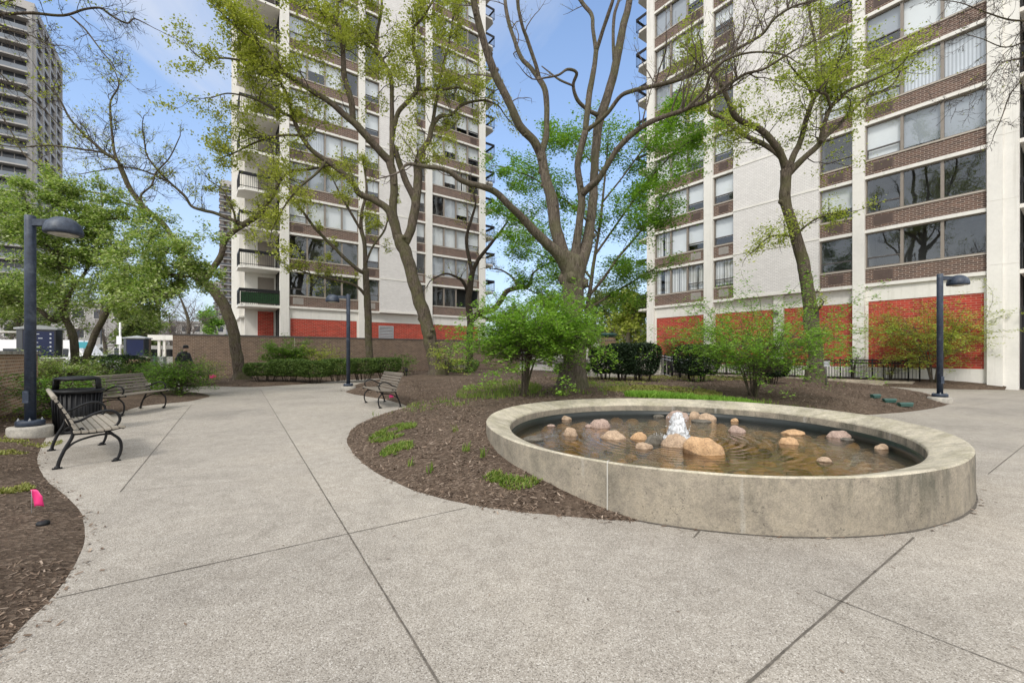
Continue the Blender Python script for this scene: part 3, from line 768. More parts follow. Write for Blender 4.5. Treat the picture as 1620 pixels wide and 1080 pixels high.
# chips spilled on the pavement beside the beds and round the basin foot
sp_ = []
for E_ in (EDGE, LEDGE):
    for i in range(500):
        a = E_[nrs.randint(len(E_))]; sp_.append((a[0] + nrs.normal(0, 0.05), a[1] + nrs.normal(0, 0.05), 0.008))
for i in range(160):
    j = nrs.randint(NF); o = -abs(nrs.normal(0, 0.035)); q = RING[j] + nn[j] * o; sp_.append((q[0], q[1], 0.007))
chip_mesh('litter', np.array(sp_), 0.012, 0.045, M['chips'], 0.2)
ls = np.stack([nrs.uniform(-10, 8, 1000), nrs.uniform(1.8, 16, 1000), np.full(1000, 0.007)], 1)
k = ~inside(BED, ls[:, 0], ls[:, 1]) & ~inside(LBED, ls[:, 0], ls[:, 1]) & ~inside(RING, ls[:, 0], ls[:, 1]); ls = ls[k]
chip_mesh('litter', ls, 0.006, 0.026, M['chips'], 0.15)

def blades(name, pts, h0, h1, mat, wd=0.006, lean=0.35):
    n = len(pts); hh = nrs.uniform(h0, h1, n); az = nrs.uniform(0, 2 * np.pi, n); ln = np.abs(nrs.normal(0, lean, n)) * hh
    s = np.stack([-np.sin(az), np.cos(az), np.zeros(n)], 1) * (wd * nrs.uniform(0.6, 1.5, n))[:, None]
    d = np.stack([np.cos(az) * ln, np.sin(az) * ln, hh], 1)
    q = np.stack([pts - s, pts + s, pts + d * 0.6 + s * 0.7 + np.stack([np.zeros(n), np.zeros(n), hh * 0.1], 1), pts + d], 1)
    return tag(np_obj(name, q, 4, mat), kind='stuff')
def patch(px, py, rx, ry, n, z=0.45, hf=h_bed, clump=0.0):
    c = G(px, py, z); a = nrs.uniform(0, 2 * np.pi, n); r = np.sqrt(nrs.uniform(0, 1, n))
    X = c.x + rx * r * np.cos(a); Y = c.y + ry * r * np.sin(a)
    v = nz(X, Y, 2.3, 7) + 0.5 * nz(X, Y, 6.0, 3)
    k = (v > clump) & (~inside(ring(-0.02), X, Y)); X, Y = X[k], Y[k]
    return np.stack([X, Y, hf(X, Y)], 1)
gp = [patch(790, 613, 1.2, 2.6, 5200, clump=-.05), patch(955, 612, 0.7, 1.2, 1000), 
      patch(1195, 640, 0.55, 0.3, 900, clump=0), patch(1240, 632, 1.2, 0.9, 1300, clump=0.05), patch(737, 702, 0.05, 0.06, 26, 0.3, clump=-2), patch(650, 722, 0.04, 0.05, 16, 0.2, clump=-2), patch(680, 732, 0.04, 0.05, 16, 0.2, clump=-2), patch(765, 723, 0.04, 0.05, 16, 0.2, clump=-2), patch(720, 680, 0.04, 0.05, 14, 0.3, clump=-2),
      patch(905, 626, 0.35, 0.3, 500), patch(880, 622, 2.2, 0.8, 1500, clump=.15), patch(700, 625, 1.6, 1.6, 1200, clump=.2)]
blades('grass', np.vstack(gp), 0.04, 0.13, M['grass'])
lg = [patch(1045, 627.5, 0.80, 0.34, 4600, clump=-.35), patch(1150, 630.5, 0.75, 0.40, 4600, clump=-.3), patch(1225, 638, 0.8, 0.5, 900, clump=.1)]
blades('grass', np.vstack(lg), 0.06, 0.15, M['leaf_bright'], 0.009, 0.5)
wp = [patch(622, 690, 0.34, 0.5, 2600, 0.12, clump=-.2), patch(628, 712, 0.22, 0.25, 900, 0.12, clump=-.2), patch(790, 768, 0.16, 0.14, 420, 0.05, clump=-.3), patch(822, 776, 0.2, 0.12, 420, 0.05, clump=-.2), patch(690, 640, 0.9, 0.9, 500, .3, clump=.1)]
blades('ground_cover', np.vstack(wp), 0.015, 0.05, M['grass'], 0.007, 1.1)
mp_ = [patch(1045, 618, 1.5, 1.3, 9000, clump=-.15), patch(1110, 600, 2.6, 1.6, 4500, clump=0), patch(960, 603, 2.0, 2.0, 3000, clump=0.05)]
blades('ground_cover', np.vstack(mp_), 0.015, 0.05, M['moss'], 0.016, 0.8)
lp = [patch(20, 692, 0.35, 0.3, 700, 0.08, h_left), patch(2, 712, 0.3, 0.25, 500, 0.08, h_left), patch(12, 770, 0.22, 0.22, 700, 0.08, h_left), patch(60, 700, 0.25, 0.3, 300, 0.05, h_left), patch(40, 660, 0.8, 0.6, 600, .08, h_left, .1)]
blades('ground_cover', np.vstack(lp), 0.012, 0.04, M['moss'], 0.010, 0.8)
import bmesh
# ------------------------------------------------------------------ stones in the basin
def rock_mesh(name, w_, d_, h_, mat, seed, ang=0.0, rough=0.21):
    bm = bmesh.new(); bmesh.ops.create_icosphere(bm, subdivisions=4, radius=1.0)
    o = Vector((seed * 3.7, seed * 1.3, seed * 7.1))
    for v in bm.verts:
        n = v.co.normalized()
        k = 1 + rough * mnoise.noise(n * 1.1 + o) + rough * 0.55 * mnoise.noise(n * 2.2 + o) + 0.035 * mnoise.noise(n * 9 + o)
        c = n * k
        if ang: c.z = c.z if c.z < 0.35 else 0.35 + (c.z - 0.35) * 0.75
        v.co = Vector((c.x * w_ / 2, c.y * d_ / 2, c.z * h_))
    for f in bm.faces: f.smooth = True
    me = bpy.data.meshes.new(name); bm.to_mesh(me); bm.free(); me.materials.append(M[mat])
    o = bpy.data.objects.new(name, me); COL.objects.link(o); return o
ROCKS = [
 (1120, 720, 62, 34, 'rock2', 'largest orange boulder, wedge shaped, right of the bubbling jet', 'egg'),
 (1074, 707, 42, 25, 'rock1', 'round tan stone directly in front of the white jet'),
 (1040, 702, 32, 22, 'rock4', 'dark grey angular stone left of the jet between tan ones'),
 (1021, 710, 30, 13, 'rock1', 'low tan stone at the front left of the jet cluster, half sunk'),
 (1014, 695, 28, 15, 'rock2', 'orange stone at the far left end of the cluster by the jet'),
 (1099, 704, 18, 18, 'rock2', 'small brown stone wedged between round tan stone and orange boulder'),
 (972, 695, 40, 16, 'rock1', 'long pale tan stone alone in the middle left of the pool'),
 (951, 677, 32, 19, 'rock3', 'rounded pinkish brown stone behind the long pale tan one'),
 (904, 689, 23, 17, 'rock1', 'small round tan stone alone at the left of the pool'),
 (895, 664, 20, 8, 'rock1', 'flat brown stone near the far left rim of the pool'),
 (872, 675, 15, 5, 'rock3', 'tiny flat pink stone just breaking the water at far left'),
 (843, 697, 36, 9, 'rock4', 'flat grey submerged slab beside the left rim'),
 (1076, 663, 33, 19, 'rock3', 'large pink grey stone behind the jet against the far rim'),
 (1101, 662, 21, 14, 'rock1', 'middle stone of three against the far rim, plain tan'),
 (1122, 664, 27, 13, 'rock1', 'pale oval stone at the right of three against the far rim'),
 (1112, 668, 30, 6, 'rock4', 'black wet flat stone in front of the pale oval one'),
 (1164, 667, 13, 7, 'rock2', 'tiny orange stone by far rim right of the jet'),
 (1169, 684, 26, 13, 'rock3', 'pointed pinkish stone alone in open water right of the jet'),
 (1254, 703, 31, 14, 'rock2', 'bright orange rounded stone in the right half of the pool, nearest of a pair'),
 (1261, 688, 36, 9, 'rock2', 'long low orange stone behind the bright rounded one'),
 (1288, 679, 20, 12, 'rock3', 'upright brown stone close to far right rim'),
 (1336, 693, 38, 13, 'rock3', 'broad brown grey stone resting at far right rim'),
 (1345, 697, 20, 6, 'rock4', 'small dark flake in front of broad stone at right rim'),
 (1400, 711, 22, 11, 'rock1', 'rightmost tan stone near the right rim'),
 (1309, 731, 25, 9, 'rock1', 'low yellowish tan stone at the right front of the pool'),
 (1044, 660, 20, 6, 'rock4', 'low dark stone near the far rim left of the jet'),
 (932, 676, 12, 6, 'rock3', 'pebble sized stone left of the rounded pinkish brown one'),
]
for i, r in enumerate(ROCKS):
    px, py, wp, hp, mt, lab = r[:6]
    c = G(px, py, 0.13); k = c.y / F
    w_ = wp * k / 1.05; hh = hp * k
    o = rock_mesh('stone', w_ * 1.04, w_ * 0.72, hh * 0.84, mt, i + 1, 1 if mt == 'rock4' else 0)
    o.location = (c.x, c.y + w_ * 0.30, 0.13 - hh * 0.12)
    o.rotation_euler = (0, 0, rnd.uniform(-0.4, 0.4))
    if len(r) > 6: o.rotation_euler = (0.0, 0.30, -0.3)
    tag(o, lab, 'stone', 'stones in the fountain basin')

# ------------------------------------------------------------------ lamp posts
def make_lamp():
    t = thing('lamp_post', 'x', 'lamp post')
    b = MB(); b.lathe([(0.27, -0.2), (0.275, 0.13), (0.262, 0.155), (0.20, 0.162)], n=32); b.build('footing', M['concrete'], t)
    b = MB(); b.lathe([(0.175, 0.163), (0.178, 0.235), (0.165, 0.255), (0.09, 0.257)], n=28); b.build('collar', M['navy'], t)
    for k in range(4):
        a = math.pi / 4 + k * math.pi / 2; b = MB(); b.lathe([(0.016, 0.255), (0.016, 0.275), (0.008, 0.277), (0.008, 0.295), (0.003, 0.297)], (0.135 * math.cos(a), 0.135 * math.sin(a), 0), 6, smooth=False); b.build('bolt', M['grey_metal'], t)
    b = MB(); b.lathe([(0.071, 0.257), (0.071, 3.68), (0.064, 3.695)], n=28)
    b.box(-0.05, 0.05, -0.078, -0.062, 0.55, 0.75); b.build('pole', M['navy'], t)
    b = MB(); b.box(0.06, 0.40, -0.04, 0.04, 3.52, 3.63); b.build('arm', M['navy'], t)
    h = MB(); R0 = 0.245
    pr = [(R0 - 0.02, 3.375), (R0, 3.38), (R0 + 0.004, 3.43)] + [(R0 * math.cos(a), 3.435 + 0.235 * math.sin(a)) for a in [i * math.pi / 2 / 9 for i in range(1, 9)]] + [(0.012, 3.671)]
    h.lathe(pr, (0.56, 0, 0), 32); ho = h.build('lamp_head', M['navy'], t)
    b = MB(); b.lathe([(0.19, 3.371), (0.19, 3.3735), (0.02, 3.374)], (0.56, 0, 0), 24); b.lathe([(0.02, 3.345), (0.12, 3.35), (0.17, 3.3708)], (0.56, 0, 0), 24); b.build('lens', M['lens'], ho)
    return t
lamp = make_lamp()
lamp.location = G(48, 692); lamp.location.z = 0.04
tag(lamp, 'navy lamp post beside the low brick wall and litter bin, dome to the right', None, 'navy dome lamp posts')
c = G(551, 618); dup(lamp, (c.x, c.y, 0.02), math.radians(200), 'navy lamp post by the lone bench in the middle, its dome turned to the left', 'navy dome lamp posts')
c = G(1487, 637.5); dup(lamp, (c.x, c.y, 0.02), math.radians(4), 'navy lamp post at the bed tip in front of the right tower and red brick', 'navy dome lamp posts')

# ------------------------------------------------------------------ benches
def make_bench(slat_mat='slat'):
    t = thing('park_bench', 'x', 'bench')
    for sx in (-0.76, 0.76):
        b = MB()
        def cv(pts, r, n=8): b.tube([(sx, p[0], p[1]) for p in catmull(pts, 5)], r, n, sx=1.0)
        cv([(-0.27, 0.0), (-0.25, 0.10), (-0.20, 0.24), (-0.145, 0.36), (-0.135, 0.44), (-0.17, 0.57), (-0.23, 0.72), (-0.30, 0.86)], 0.019)     # rear leg and back post
        cv([(0.265, 0.0), (0.30, 0.08), (0.315, 0.18), (0.295, 0.28), (0.23, 0.355), (0.19, 0.40)], 0.017)                                   # front leg
        cv([(-0.20, 0.22), (-0.12, 0.30), (0.0, 0.345), (0.12, 0.365), (0.23, 0.36)], 0.013)                                                 # arch between the legs
        cv([(-0.14, 0.405), (0.02, 0.40), (0.18, 0.41), (0.32, 0.435)], 0.016)                                                              # seat rail
        cv([(-0.185, 0.60), (-0.15, 0.555), (-0.07, 0.565), (0.03, 0.625), (0.14, 0.665), (0.235, 0.655), (0.29, 0.60), (0.30, 0.53), (0.265, 0.465), (0.20, 0.43)], 0.016)  # arm loop
        cv([(-0.115, 0.40), (-0.06, 0.47), (-0.03, 0.43), (0.0, 0.405)], 0.010)
        for (yy, zz, r) in ((0.335, 0.435, 0.026), (-0.27, 0.012, 0.03), (0.262, 0.012, 0.032)):
            b.lathe([(0.004, -r), (r * 0.8, -r * 0.6), (r, 0), (r * 0.8, r * 0.6), (0.004, r)], (sx, yy, zz), 10)
        b.box(sx - 0.025, sx + 0.025, -0.315, -0.225, 0.0, 0.012); b.box(sx - 0.025, sx + 0.025, 0.22, 0.31, 0.0, 0.012)
        b.build('side_frame', M['black'], t)
    def slat(mb, y, z, w, th, ang):
        c, s = math.cos(ang), math.sin(ang)
        pr = [(-w / 2, -th / 2 + 0.005), (-w / 2 + 0.005, -th / 2), (w / 2 - 0.005, -th / 2), (w / 2, -th / 2 + 0.005), (w / 2, th / 2 - 0.005), (w / 2 - 0.005, th / 2), (-w / 2 + 0.005, th / 2), (-w / 2, th / 2 - 0.005)]
        mb.prism([(y + a * c - e * s, z + a * s + e * c) for a, e in pr], -0.88, 0.88)
    b = MB()
    for i, (y, z, a) in enumerate(((-0.105, 0.438, -0.05), (-0.035, 0.433, -0.03), (0.035, 0.432, 0.0), (0.105, 0.434, 0.03), (0.175, 0.440, 0.08), (0.245, 0.449, 0.12), (0.312, 0.455, -0.25))):
        slat(b, y, z, 0.062, 0.028, a)
    b.build('seat', M[slat_mat], t)
    b = MB()
    for i in range(6):
        f = i / 5; z = 0.50 + 0.345 * f; y = -0.132 - 0.155 * f ** 1.25
        slat(b, y, z, 0.055, 0.026, math.radians(112 - 3 * f))
    b.tube([(-0.88, -0.298, 0.875), (0.88, -0.298, 0.875)], 0.026, 10)
    b.build('backrest', M[slat_mat], t)
    return t
def face(fx, fy): return math.atan2(-fx, fy)
bench = make_bench('slat'); bench.location = (-5.95, 5.98, 0.004); bench.rotation_euler = (0, 0, face(0.66, 0.75))
tag(bench, 'slatted bench with black loop arms seen end on beside the litter bin', None, 'black iron park benches')
bench2 = make_bench('slat_dark'); bench2.location = (-9.2, 10.45, 0.02); bench2.rotation_euler = (0, 0, face(0.985, 0.17))
tag(bench2, 'slatted bench behind the litter bin against the green shrubs', None, 'black iron park benches')
dup(bench2, (-3.6, 12.0, 0.004), face(-0.85, -0.53), 'lone slatted bench at the mulch edge by the middle lamp post', 'black iron park benches')
c = G(729, 592.5); dup(bench2, (c.x, c.y, 0.01), face(0.15, -1), 'far small bench before the long brick wall between two tree trunks', 'black iron park benches')

# ------------------------------------------------------------------ litter bin
t = thing('litter_bin', 'round black ribbed litter bin with open hooped lid behind nearest bench', 'litter bin', (-7.9, 7.85, 0.004))
b = MB(); b.lathe([(0.27, 0.03), (0.29, 0.05), (0.315, 0.70)], n=36)
for i in range(30):
    a = 2 * math.pi * i / 30
    b.tube([(0.297 * math.cos(a), 0.297 * math.sin(a), 0.05), (0.327 * math.cos(a), 0.327 * math.sin(a), 0.70)], 0.013, 5)
b.build('body', M['black'], t)
b = MB(); b.lathe([(0.28, 0.0), (0.30, 0.0), (0.31, 0.03), (0.29, 0.05)], n=36); b.build('base', M['black'], t)
b = MB(); b.lathe([(0.33, 0.70), (0.365, 0.715), (0.375, 0.74), (0.36, 0.765), (0.30, 0.775), (0.27, 0.73)], n=40); b.build('rim', M['black'], t)
b = MB(); b.lathe([(0.29, 0.93), (0.305, 0.945), (0.295, 0.975), (0.20, 1.0), (0.02, 1.008)], n=36)
for a0 in (0.55, 0.55 + math.pi):
    for k in range(9):
        a = a0 - 0.36 + 0.09 * k
        b.tube([(0.305 * math.cos(a), 0.305 * math.sin(a), 0.76), (0.292 * math.cos(a), 0.292 * math.sin(a), 0.955)], 0.018, 6)
b.build('lid', M['black'], t)

# ------------------------------------------------------------------ marker flags, garden lights, plate
def flag(x, y, z, hgt, sz, rz, lab, lean=0.0):
    t = thing('marker_flag', lab, 'marker flag', (x, y, z), rz, 'pink marker flags')
    b = MB(); b.tube([(0, 0, -0.05), (lean * 0.5, 0, hgt * 0.5), (lean, 0, hgt)], 0.0016, 5); b.build('wire', M['grey_metal'], t)
    b = MB(); n = 7; W, Hh = sz
    vs = []
    for i in range(n):
        for j in range(n):
            u_, v_ = i / (n - 1), j / (n - 1)
            vs.append((lean + W * (u_ - 0.1) * (1 - 0.25 * v_) + 0.02 * v_, 0.012 * math.sin(u_ * 5 + v_ * 2), hgt - Hh * v_ - 0.06 * u_ * (1 - v_) + 0.02 * math.sin(3 * u_)))
    b.v = vs
    for i in range(n - 1):
        for j in range(n - 1):
            b.face((i * n + j, (i + 1) * n + j, (i + 1) * n + j + 1, i * n + j + 1), None, 0, True)
    o = b.build('flag', M['pink'], t); so_ = o.modifiers.new('thick', 'SOLIDIFY'); so_.thickness = 0.0008
c = G(50, 812, 0.05); flag(c.x, c.y, hl(c.x, c.y), 0.20, (0.10, 0.155), 0.15, 'bright pink marker flag standing in the bare soil near the camera at left')
c = G(330, 604, 0.05); flag(c.x, c.y, hw(c.x, c.y), 0.24, (0.34, 0.2), 0.3, 'pink marker flag by a small pale shrub before the brick wall', 0.05)
c = G(616, 630, 0.05); flag(c.x, c.y, hb(c.x, c.y), 0.14, (0.16, 0.1), 0.8, 'tiny pink marker flag under the lone middle bench')
c = G(68, 826, 0.05)
t = thing('path_light', 'small black disc shaped path light lying on soil by the pink flag', 'path light', (c.x, c.y, hl(c.x, c.y)))
b = MB(); b.lathe([(0.036, -0.02), (0.042, 0.012), (0.036, 0.024), (0.015, 0.03)], n=20); b.build('housing', M['black'], t)
b = MB(); b.tube([(0, 0, -0.02), (0, 0, -0.09)], 0.01, 8); b.build('spike', M['black'], t)
for (px, py, ln, a, lab) in ((1385, 638, 0.22, 0.2, 'left small green garden light lying on mulch right of fountain'), (1407, 641, 0.26, -0.1, 'middle green garden light lying on mulch right of fountain'), (1432, 643, 0.32, 0.05, 'largest green garden light, rightmost of three near the right lamp post')):
    c = G(px, py, 0.08); t = thing('garden_light', lab, 'garden light', (c.x, c.y, hb(c.x, c.y) + 0.01), a, 'green garden lights')
    b = MB(); b.prism([(-0.05, 0.0), (0.05, 0.0), (0.055, 0.05), (0.035, 0.085), (-0.035, 0.085), (-0.055, 0.05)], -ln / 2, ln / 2); b.build('housing', M['green_metal'], t)
    b = MB(); b.prism([(-0.062, 0.062), (0.062, 0.062), (0.03, 0.10), (-0.03, 0.10)], -ln / 2 - 0.02, ln / 2 + 0.02); b.build('hood', M['green_metal'], t)
c = G(643, 598, 0.25)
t = thing('garden_spotlight', 'slim black garden spotlight on a stake behind the lone bench', 'garden light', (c.x, c.y, hb(c.x, c.y)))
b = MB(); b.tube([(0, 0, -0.05), (0, 0, 0.22)], 0.02, 8); b.build('stake', M['black'], t)
b = MB(); b.lathe([(0.05, 0.20), (0.065, 0.24), (0.065, 0.37), (0.05, 0.39)], n=14); b.build('housing', M['black'], t)
c = G(1307, 611, 0.38)
t = thing('marker_sign', 'small grey plate on a thin post beside the right tree trunk', 'sign', (c.x, c.y, hb(c.x, c.y)), 0.1)
b = MB(); b.tube([(0, 0, -0.1), (0, 0, 0.78)], 0.022, 8); b.build('post', M['dark_frame'], t)
b = MB(); b.box(-0.11, 0.11, -0.028, -0.02, 0.60, 0.78); b.build('plate', M['grey_metal'], t)

# ------------------------------------------------------------------ brick walls
t = thing('brick_wall', 'long brown brick garden wall below the left tower', 'wall', W0, math.atan2(U.y, U.x))
b = MB(); b.box(0, 24.5, 0, 0.32, -0.2, 2.50); b.box(0, 0.32, 0.321, 5.0, -0.2, 2.50); b.build('wall', M['wall_brick'], t)
b = MB(); b.box(-0.03, 24.53, -0.03, 0.35, 2.50, 2.575); b.box(-0.03, 0.35, 0.351, 5.0, 2.50, 2.575); b.build('coping', M['dark_frame'], t)
for x in (6.2, 15.8):
    b = MB(); b.box(x, x + 0.03, -0.004, 0.01, 0, 2.499); b.build('control_joint', M['sill'], t)
A0 = Vector((-10.65, 8.98, 0)); AD = Vector((-0.646, 0.763, 0))
t = thing('brick_wall', 'low orange brown brick wall with stone cap at the left edge by the lamp post', 'wall', A0 - AD * 3.0, math.atan2(AD.y, AD.x))
b = MB(); b.box(0, 7.1, 0.0, 0.42, -0.2, 1.40); b.build('wall', M['wall_brick2'], t)
b = MB(); b.box(-0.05, 7.16, -0.055, 0.475, 1.40, 1.475); b.build('coping', M['concrete'], t)

# ------------------------------------------------------------------ notice boards on brick piers
def make_board(marks):
    t = thing('notice_board', 'x', 'notice board')
    b = MB(); b.box(-0.50, 0.50, -0.28, 0.28, -0.1, 1.20); b.build('pier', M['wall_brick2'], t)
    b = MB(); b.box(-0.56, 0.56, -0.34, 0.34, 1.20, 1.28); b.build('pier_cap', M['concrete'], t)
    pr = [(-0.50, -0.12), (-0.36, -0.30), (0.36, -0.30), (0.50, -0.12), (0.50, 0.26), (-0.50, 0.26)]
    b = MB()
    def pz(mb, prof, z0, z1):
        n = len(prof)
        for i in range(n):
            j = (i + 1) % n
            mb.poly([(*prof[i], z0), (*prof[j], z0), (*prof[j], z1), (*prof[i], z1)])
        mb.poly([(*p, z1) for p in prof]); mb.poly([(*p, z0) for p in prof[::-1]])
    pz(b, pr, 1.30, 2.20); b.build('cabinet', M['car_dark'], t)
    b = MB(); pz(b, [(x * 1.12, y * 1.15) for x, y in pr], 2.20, 2.25); 
    base = [(x * 1.12, y * 1.15) for x, y in pr]
    for i in range(6):
        j = (i + 1) % 6; b.poly([(*base[i], 2.2501), (*base[j], 2.2501), (0, 0, 2.36)])
    b.build('roof', M['grey_metal'], t)
    b = MB(); b.box(-0.33, 0.33, -0.312, -0.302, 1.36, 2.14); pn = b.build('panel', M['navy_board'], t)
    if marks:
        b = MB()
        for r in range(5):
            z = 2.04 - r * 0.135
            x = -0.27
            for k in range(rnd.randint(2, 3)):
                wd = rnd.uniform(0.05, 0.13); b.box(x, x + wd, -0.3155, -0.3135, z, z + 0.022); x += wd + 0.03
            b.box(0.23, 0.27, -0.3155, -0.3135, z - 0.005, z + 0.04)
        b.build('lettering', M['paper'], pn)
    return t
bd = make_board(True); bd.location = (-15.3, 14.0, 0.0); bd.rotation_euler = (0, 0, 0.75)
tag(bd, 'dark blue notice board with rows of small white lettering behind the low wall', None, 'notice boards on brick piers')
bd2 = make_board(False); bd2.location = (-19.1, 22.0, 0.0); bd2.rotation_euler = (0, 0, 0.45)
tag(bd2, 'plain blue notice board with pitched grey top on a brick pier, farther back', None, 'notice boards on brick piers')

# ------------------------------------------------------------------ terrace, steps, barrel, rails in the middle distance
b = MB(); b.box(2.6, 6.9, 19.2, 27.0, -0.2, 1.18); o = b.build('terrace', M['concrete']); tag(o, kind='structure')
t = thing('concrete_steps', 'pale concrete steps rising to the terrace behind the dark hedges', 'steps', (4.1, 17.0, 0))
b = MB()
for i in range(5): b.box(-0.75, 0.75, 0.42 * i, 2.198, (0.30 if i else 0.0) + 0.144 * i + (0.0 if i else 0.3), 0.44 + 0.144 * (i + 1) if i < 4 else 1.176)
b.build('treads', M['concrete'], t)
for x in (0.76, -1.0):
    b = MB(); b.box(x, x + 0.24, 0.0, 2.19, 0.2, 0.85); b.build('cheek_wall', M['concrete'], t)
c = P(962, 540, 20.5)
t = thing('slatted_barrel', 'round wooden slatted barrel with flat green lid on the terrace', 'barrel', (c.x, c.y, 1.18))
b = MB(); b.lathe([(0.27, 0.0), (0.31, 0.05), (0.335, 0.4), (0.335, 0.7), (0.30, 1.02)], n=28)
for i in range(22):
    a = 2 * math.pi * i / 22
    b.tube([(r * math.cos(a), r * math.sin(a), z) for r, z in ((0.275, 0.0), (0.34, 0.35), (0.34, 0.7), (0.305, 1.02))], 0.028, 6)
b.build('staves', M['wood_barrel'], t)
for z, r in ((0.15, 0.338), (0.5, 0.372), (0.88, 0.348)):
    b = MB(); b.lathe([(r, z - 0.02), (r + 0.006, z), (r, z + 0.02)], n=30); b.build('hoop', M['dark_frame'], t)
b = MB(); b.lathe([(0.20, 1.02), (0.36, 1.10), (0.43, 1.15), (0.43, 1.19), (0.30, 1.225), (0.02, 1.23)], n=30); b.build('lid', M['green_metal'], t)

def picket_run(mb_post, mb_rail, mb_pick, a, c, z0a, z0c, hgt, posts, pitch=0.115, top=True):
    a = Vector(a); c = Vector(c); d = c - a; ln = d.length; d = d / ln
    z = lambda s: z0a + (z0c - z0a) * s / ln
    for s in posts:
        p = a + d * s
        pm = MB(); mb_post.append(pm); pm.tube([(p.x, p.y, z(s)), (p.x, p.y, z(s) + hgt + 0.06)], 0.036, 4); pm.tube([(p.x, p.y, z(s) + hgt + 0.06), (p.x, p.y, z(s) + hgt + 0.09)], 0.045, 4)
    for zr in (0.08, hgt - 0.12, hgt):
        rm = MB(); mb_rail.append(rm); rm.tube([(a.x, a.y, z0a + zr), (c.x, c.y, z0c + zr)], 0.021, 4)
    n = int(ln / pitch)
    for i in range(1, n):
        s = ln * i / n; p = a + d * s
        mb_pick.tube([(p.x, p.y, z(s) + 0.08), (p.x, p.y, z(s) + hgt)], 0.011, 4, cap=False)
def fence_thing(lab, runs, hgt):
    t = thing('railing_fence', lab, 'fence', runs[0][0], 0, 'black metal picket railings')
    bp, br, bk = [], [], MB(); o0 = Vector(runs[0][0])
    for (a, c, za, zc, step) in runs:
        ln = (Vector(c) - Vector(a)).length; n = max(1, round(ln / step))
        picket_run(bp, br, bk, Vector(a) - o0, Vector(c) - o0, za, zc, hgt, [ln * i / n for i in range(n + 1)])
    for q in bp: q.build('post', M['black'], t)
    for q in br: q.build('rail', M['black'], t)
    bk.build('pickets', M['black'], t)
def rt_t(px, off):
    k = (px - CX) / F; p = RTP(0, off); return (p.x - k * p.y) / (0.589 + 0.808 * k)
fa, fb = RTP(rt_t(1437, 1.45), 1.45), RTP(17.0, 1.45)
fence_thing('front run of black picket railing on the rusty kerb near the right tree', [(fa, fb, 0.24, 0.24, 1.25)], 0.88)
ga, gb = RTP(rt_t(1455, 0.95), 0.95), RTP(16.6, 0.95)
fence_thing('rear run of black picket railing close to the red brick panels', [(ga, gb, 0.22, 0.22, 1.25)], 0.92)
o_ = RTP(rt_t(1437, 1.45) - 0.15, 1.20)
t = thing('kerb_wall', 'low concrete kerb with rust stains under the front black railing', 'kerb', o_, math.atan2(0.808, -0.589))
b = MB(); b.box(0, 15.5, -0.06, 0.36, -0.1, 0.235); b.build('kerb', M['curb'], t)
t = thing('ramp_rail', 'sloping grey handrail with black bars going down to the beds between dark hedges', 'handrail', (0, 0, 0))
bp, br = [], []
a, c = P(1033, 560, 20.5), P(1090, 593, 15.5)
a2, c2 = P(1030, 566, 22.0), P(1112, 589, 17.0)
for (q, r) in ((a, c), (a2, c2)):
    q0 = Vector((q.x, q.y, 0)); r0 = Vector((r.x, r.y, 0)); ln = (r0 - q0).length
    bk = MB(); picket_run(bp, br, bk, q0, r0, q.z - 0.85, max(0.32, r.z - 0.85), 0.85, [ln * i / 5 for i in range(6)], 0.14); bk.build('pickets', M['black'], t)
for q in bp: q.build('post', M['black'], t)
for q in br: q.build('rail', M['grey_metal'], t)
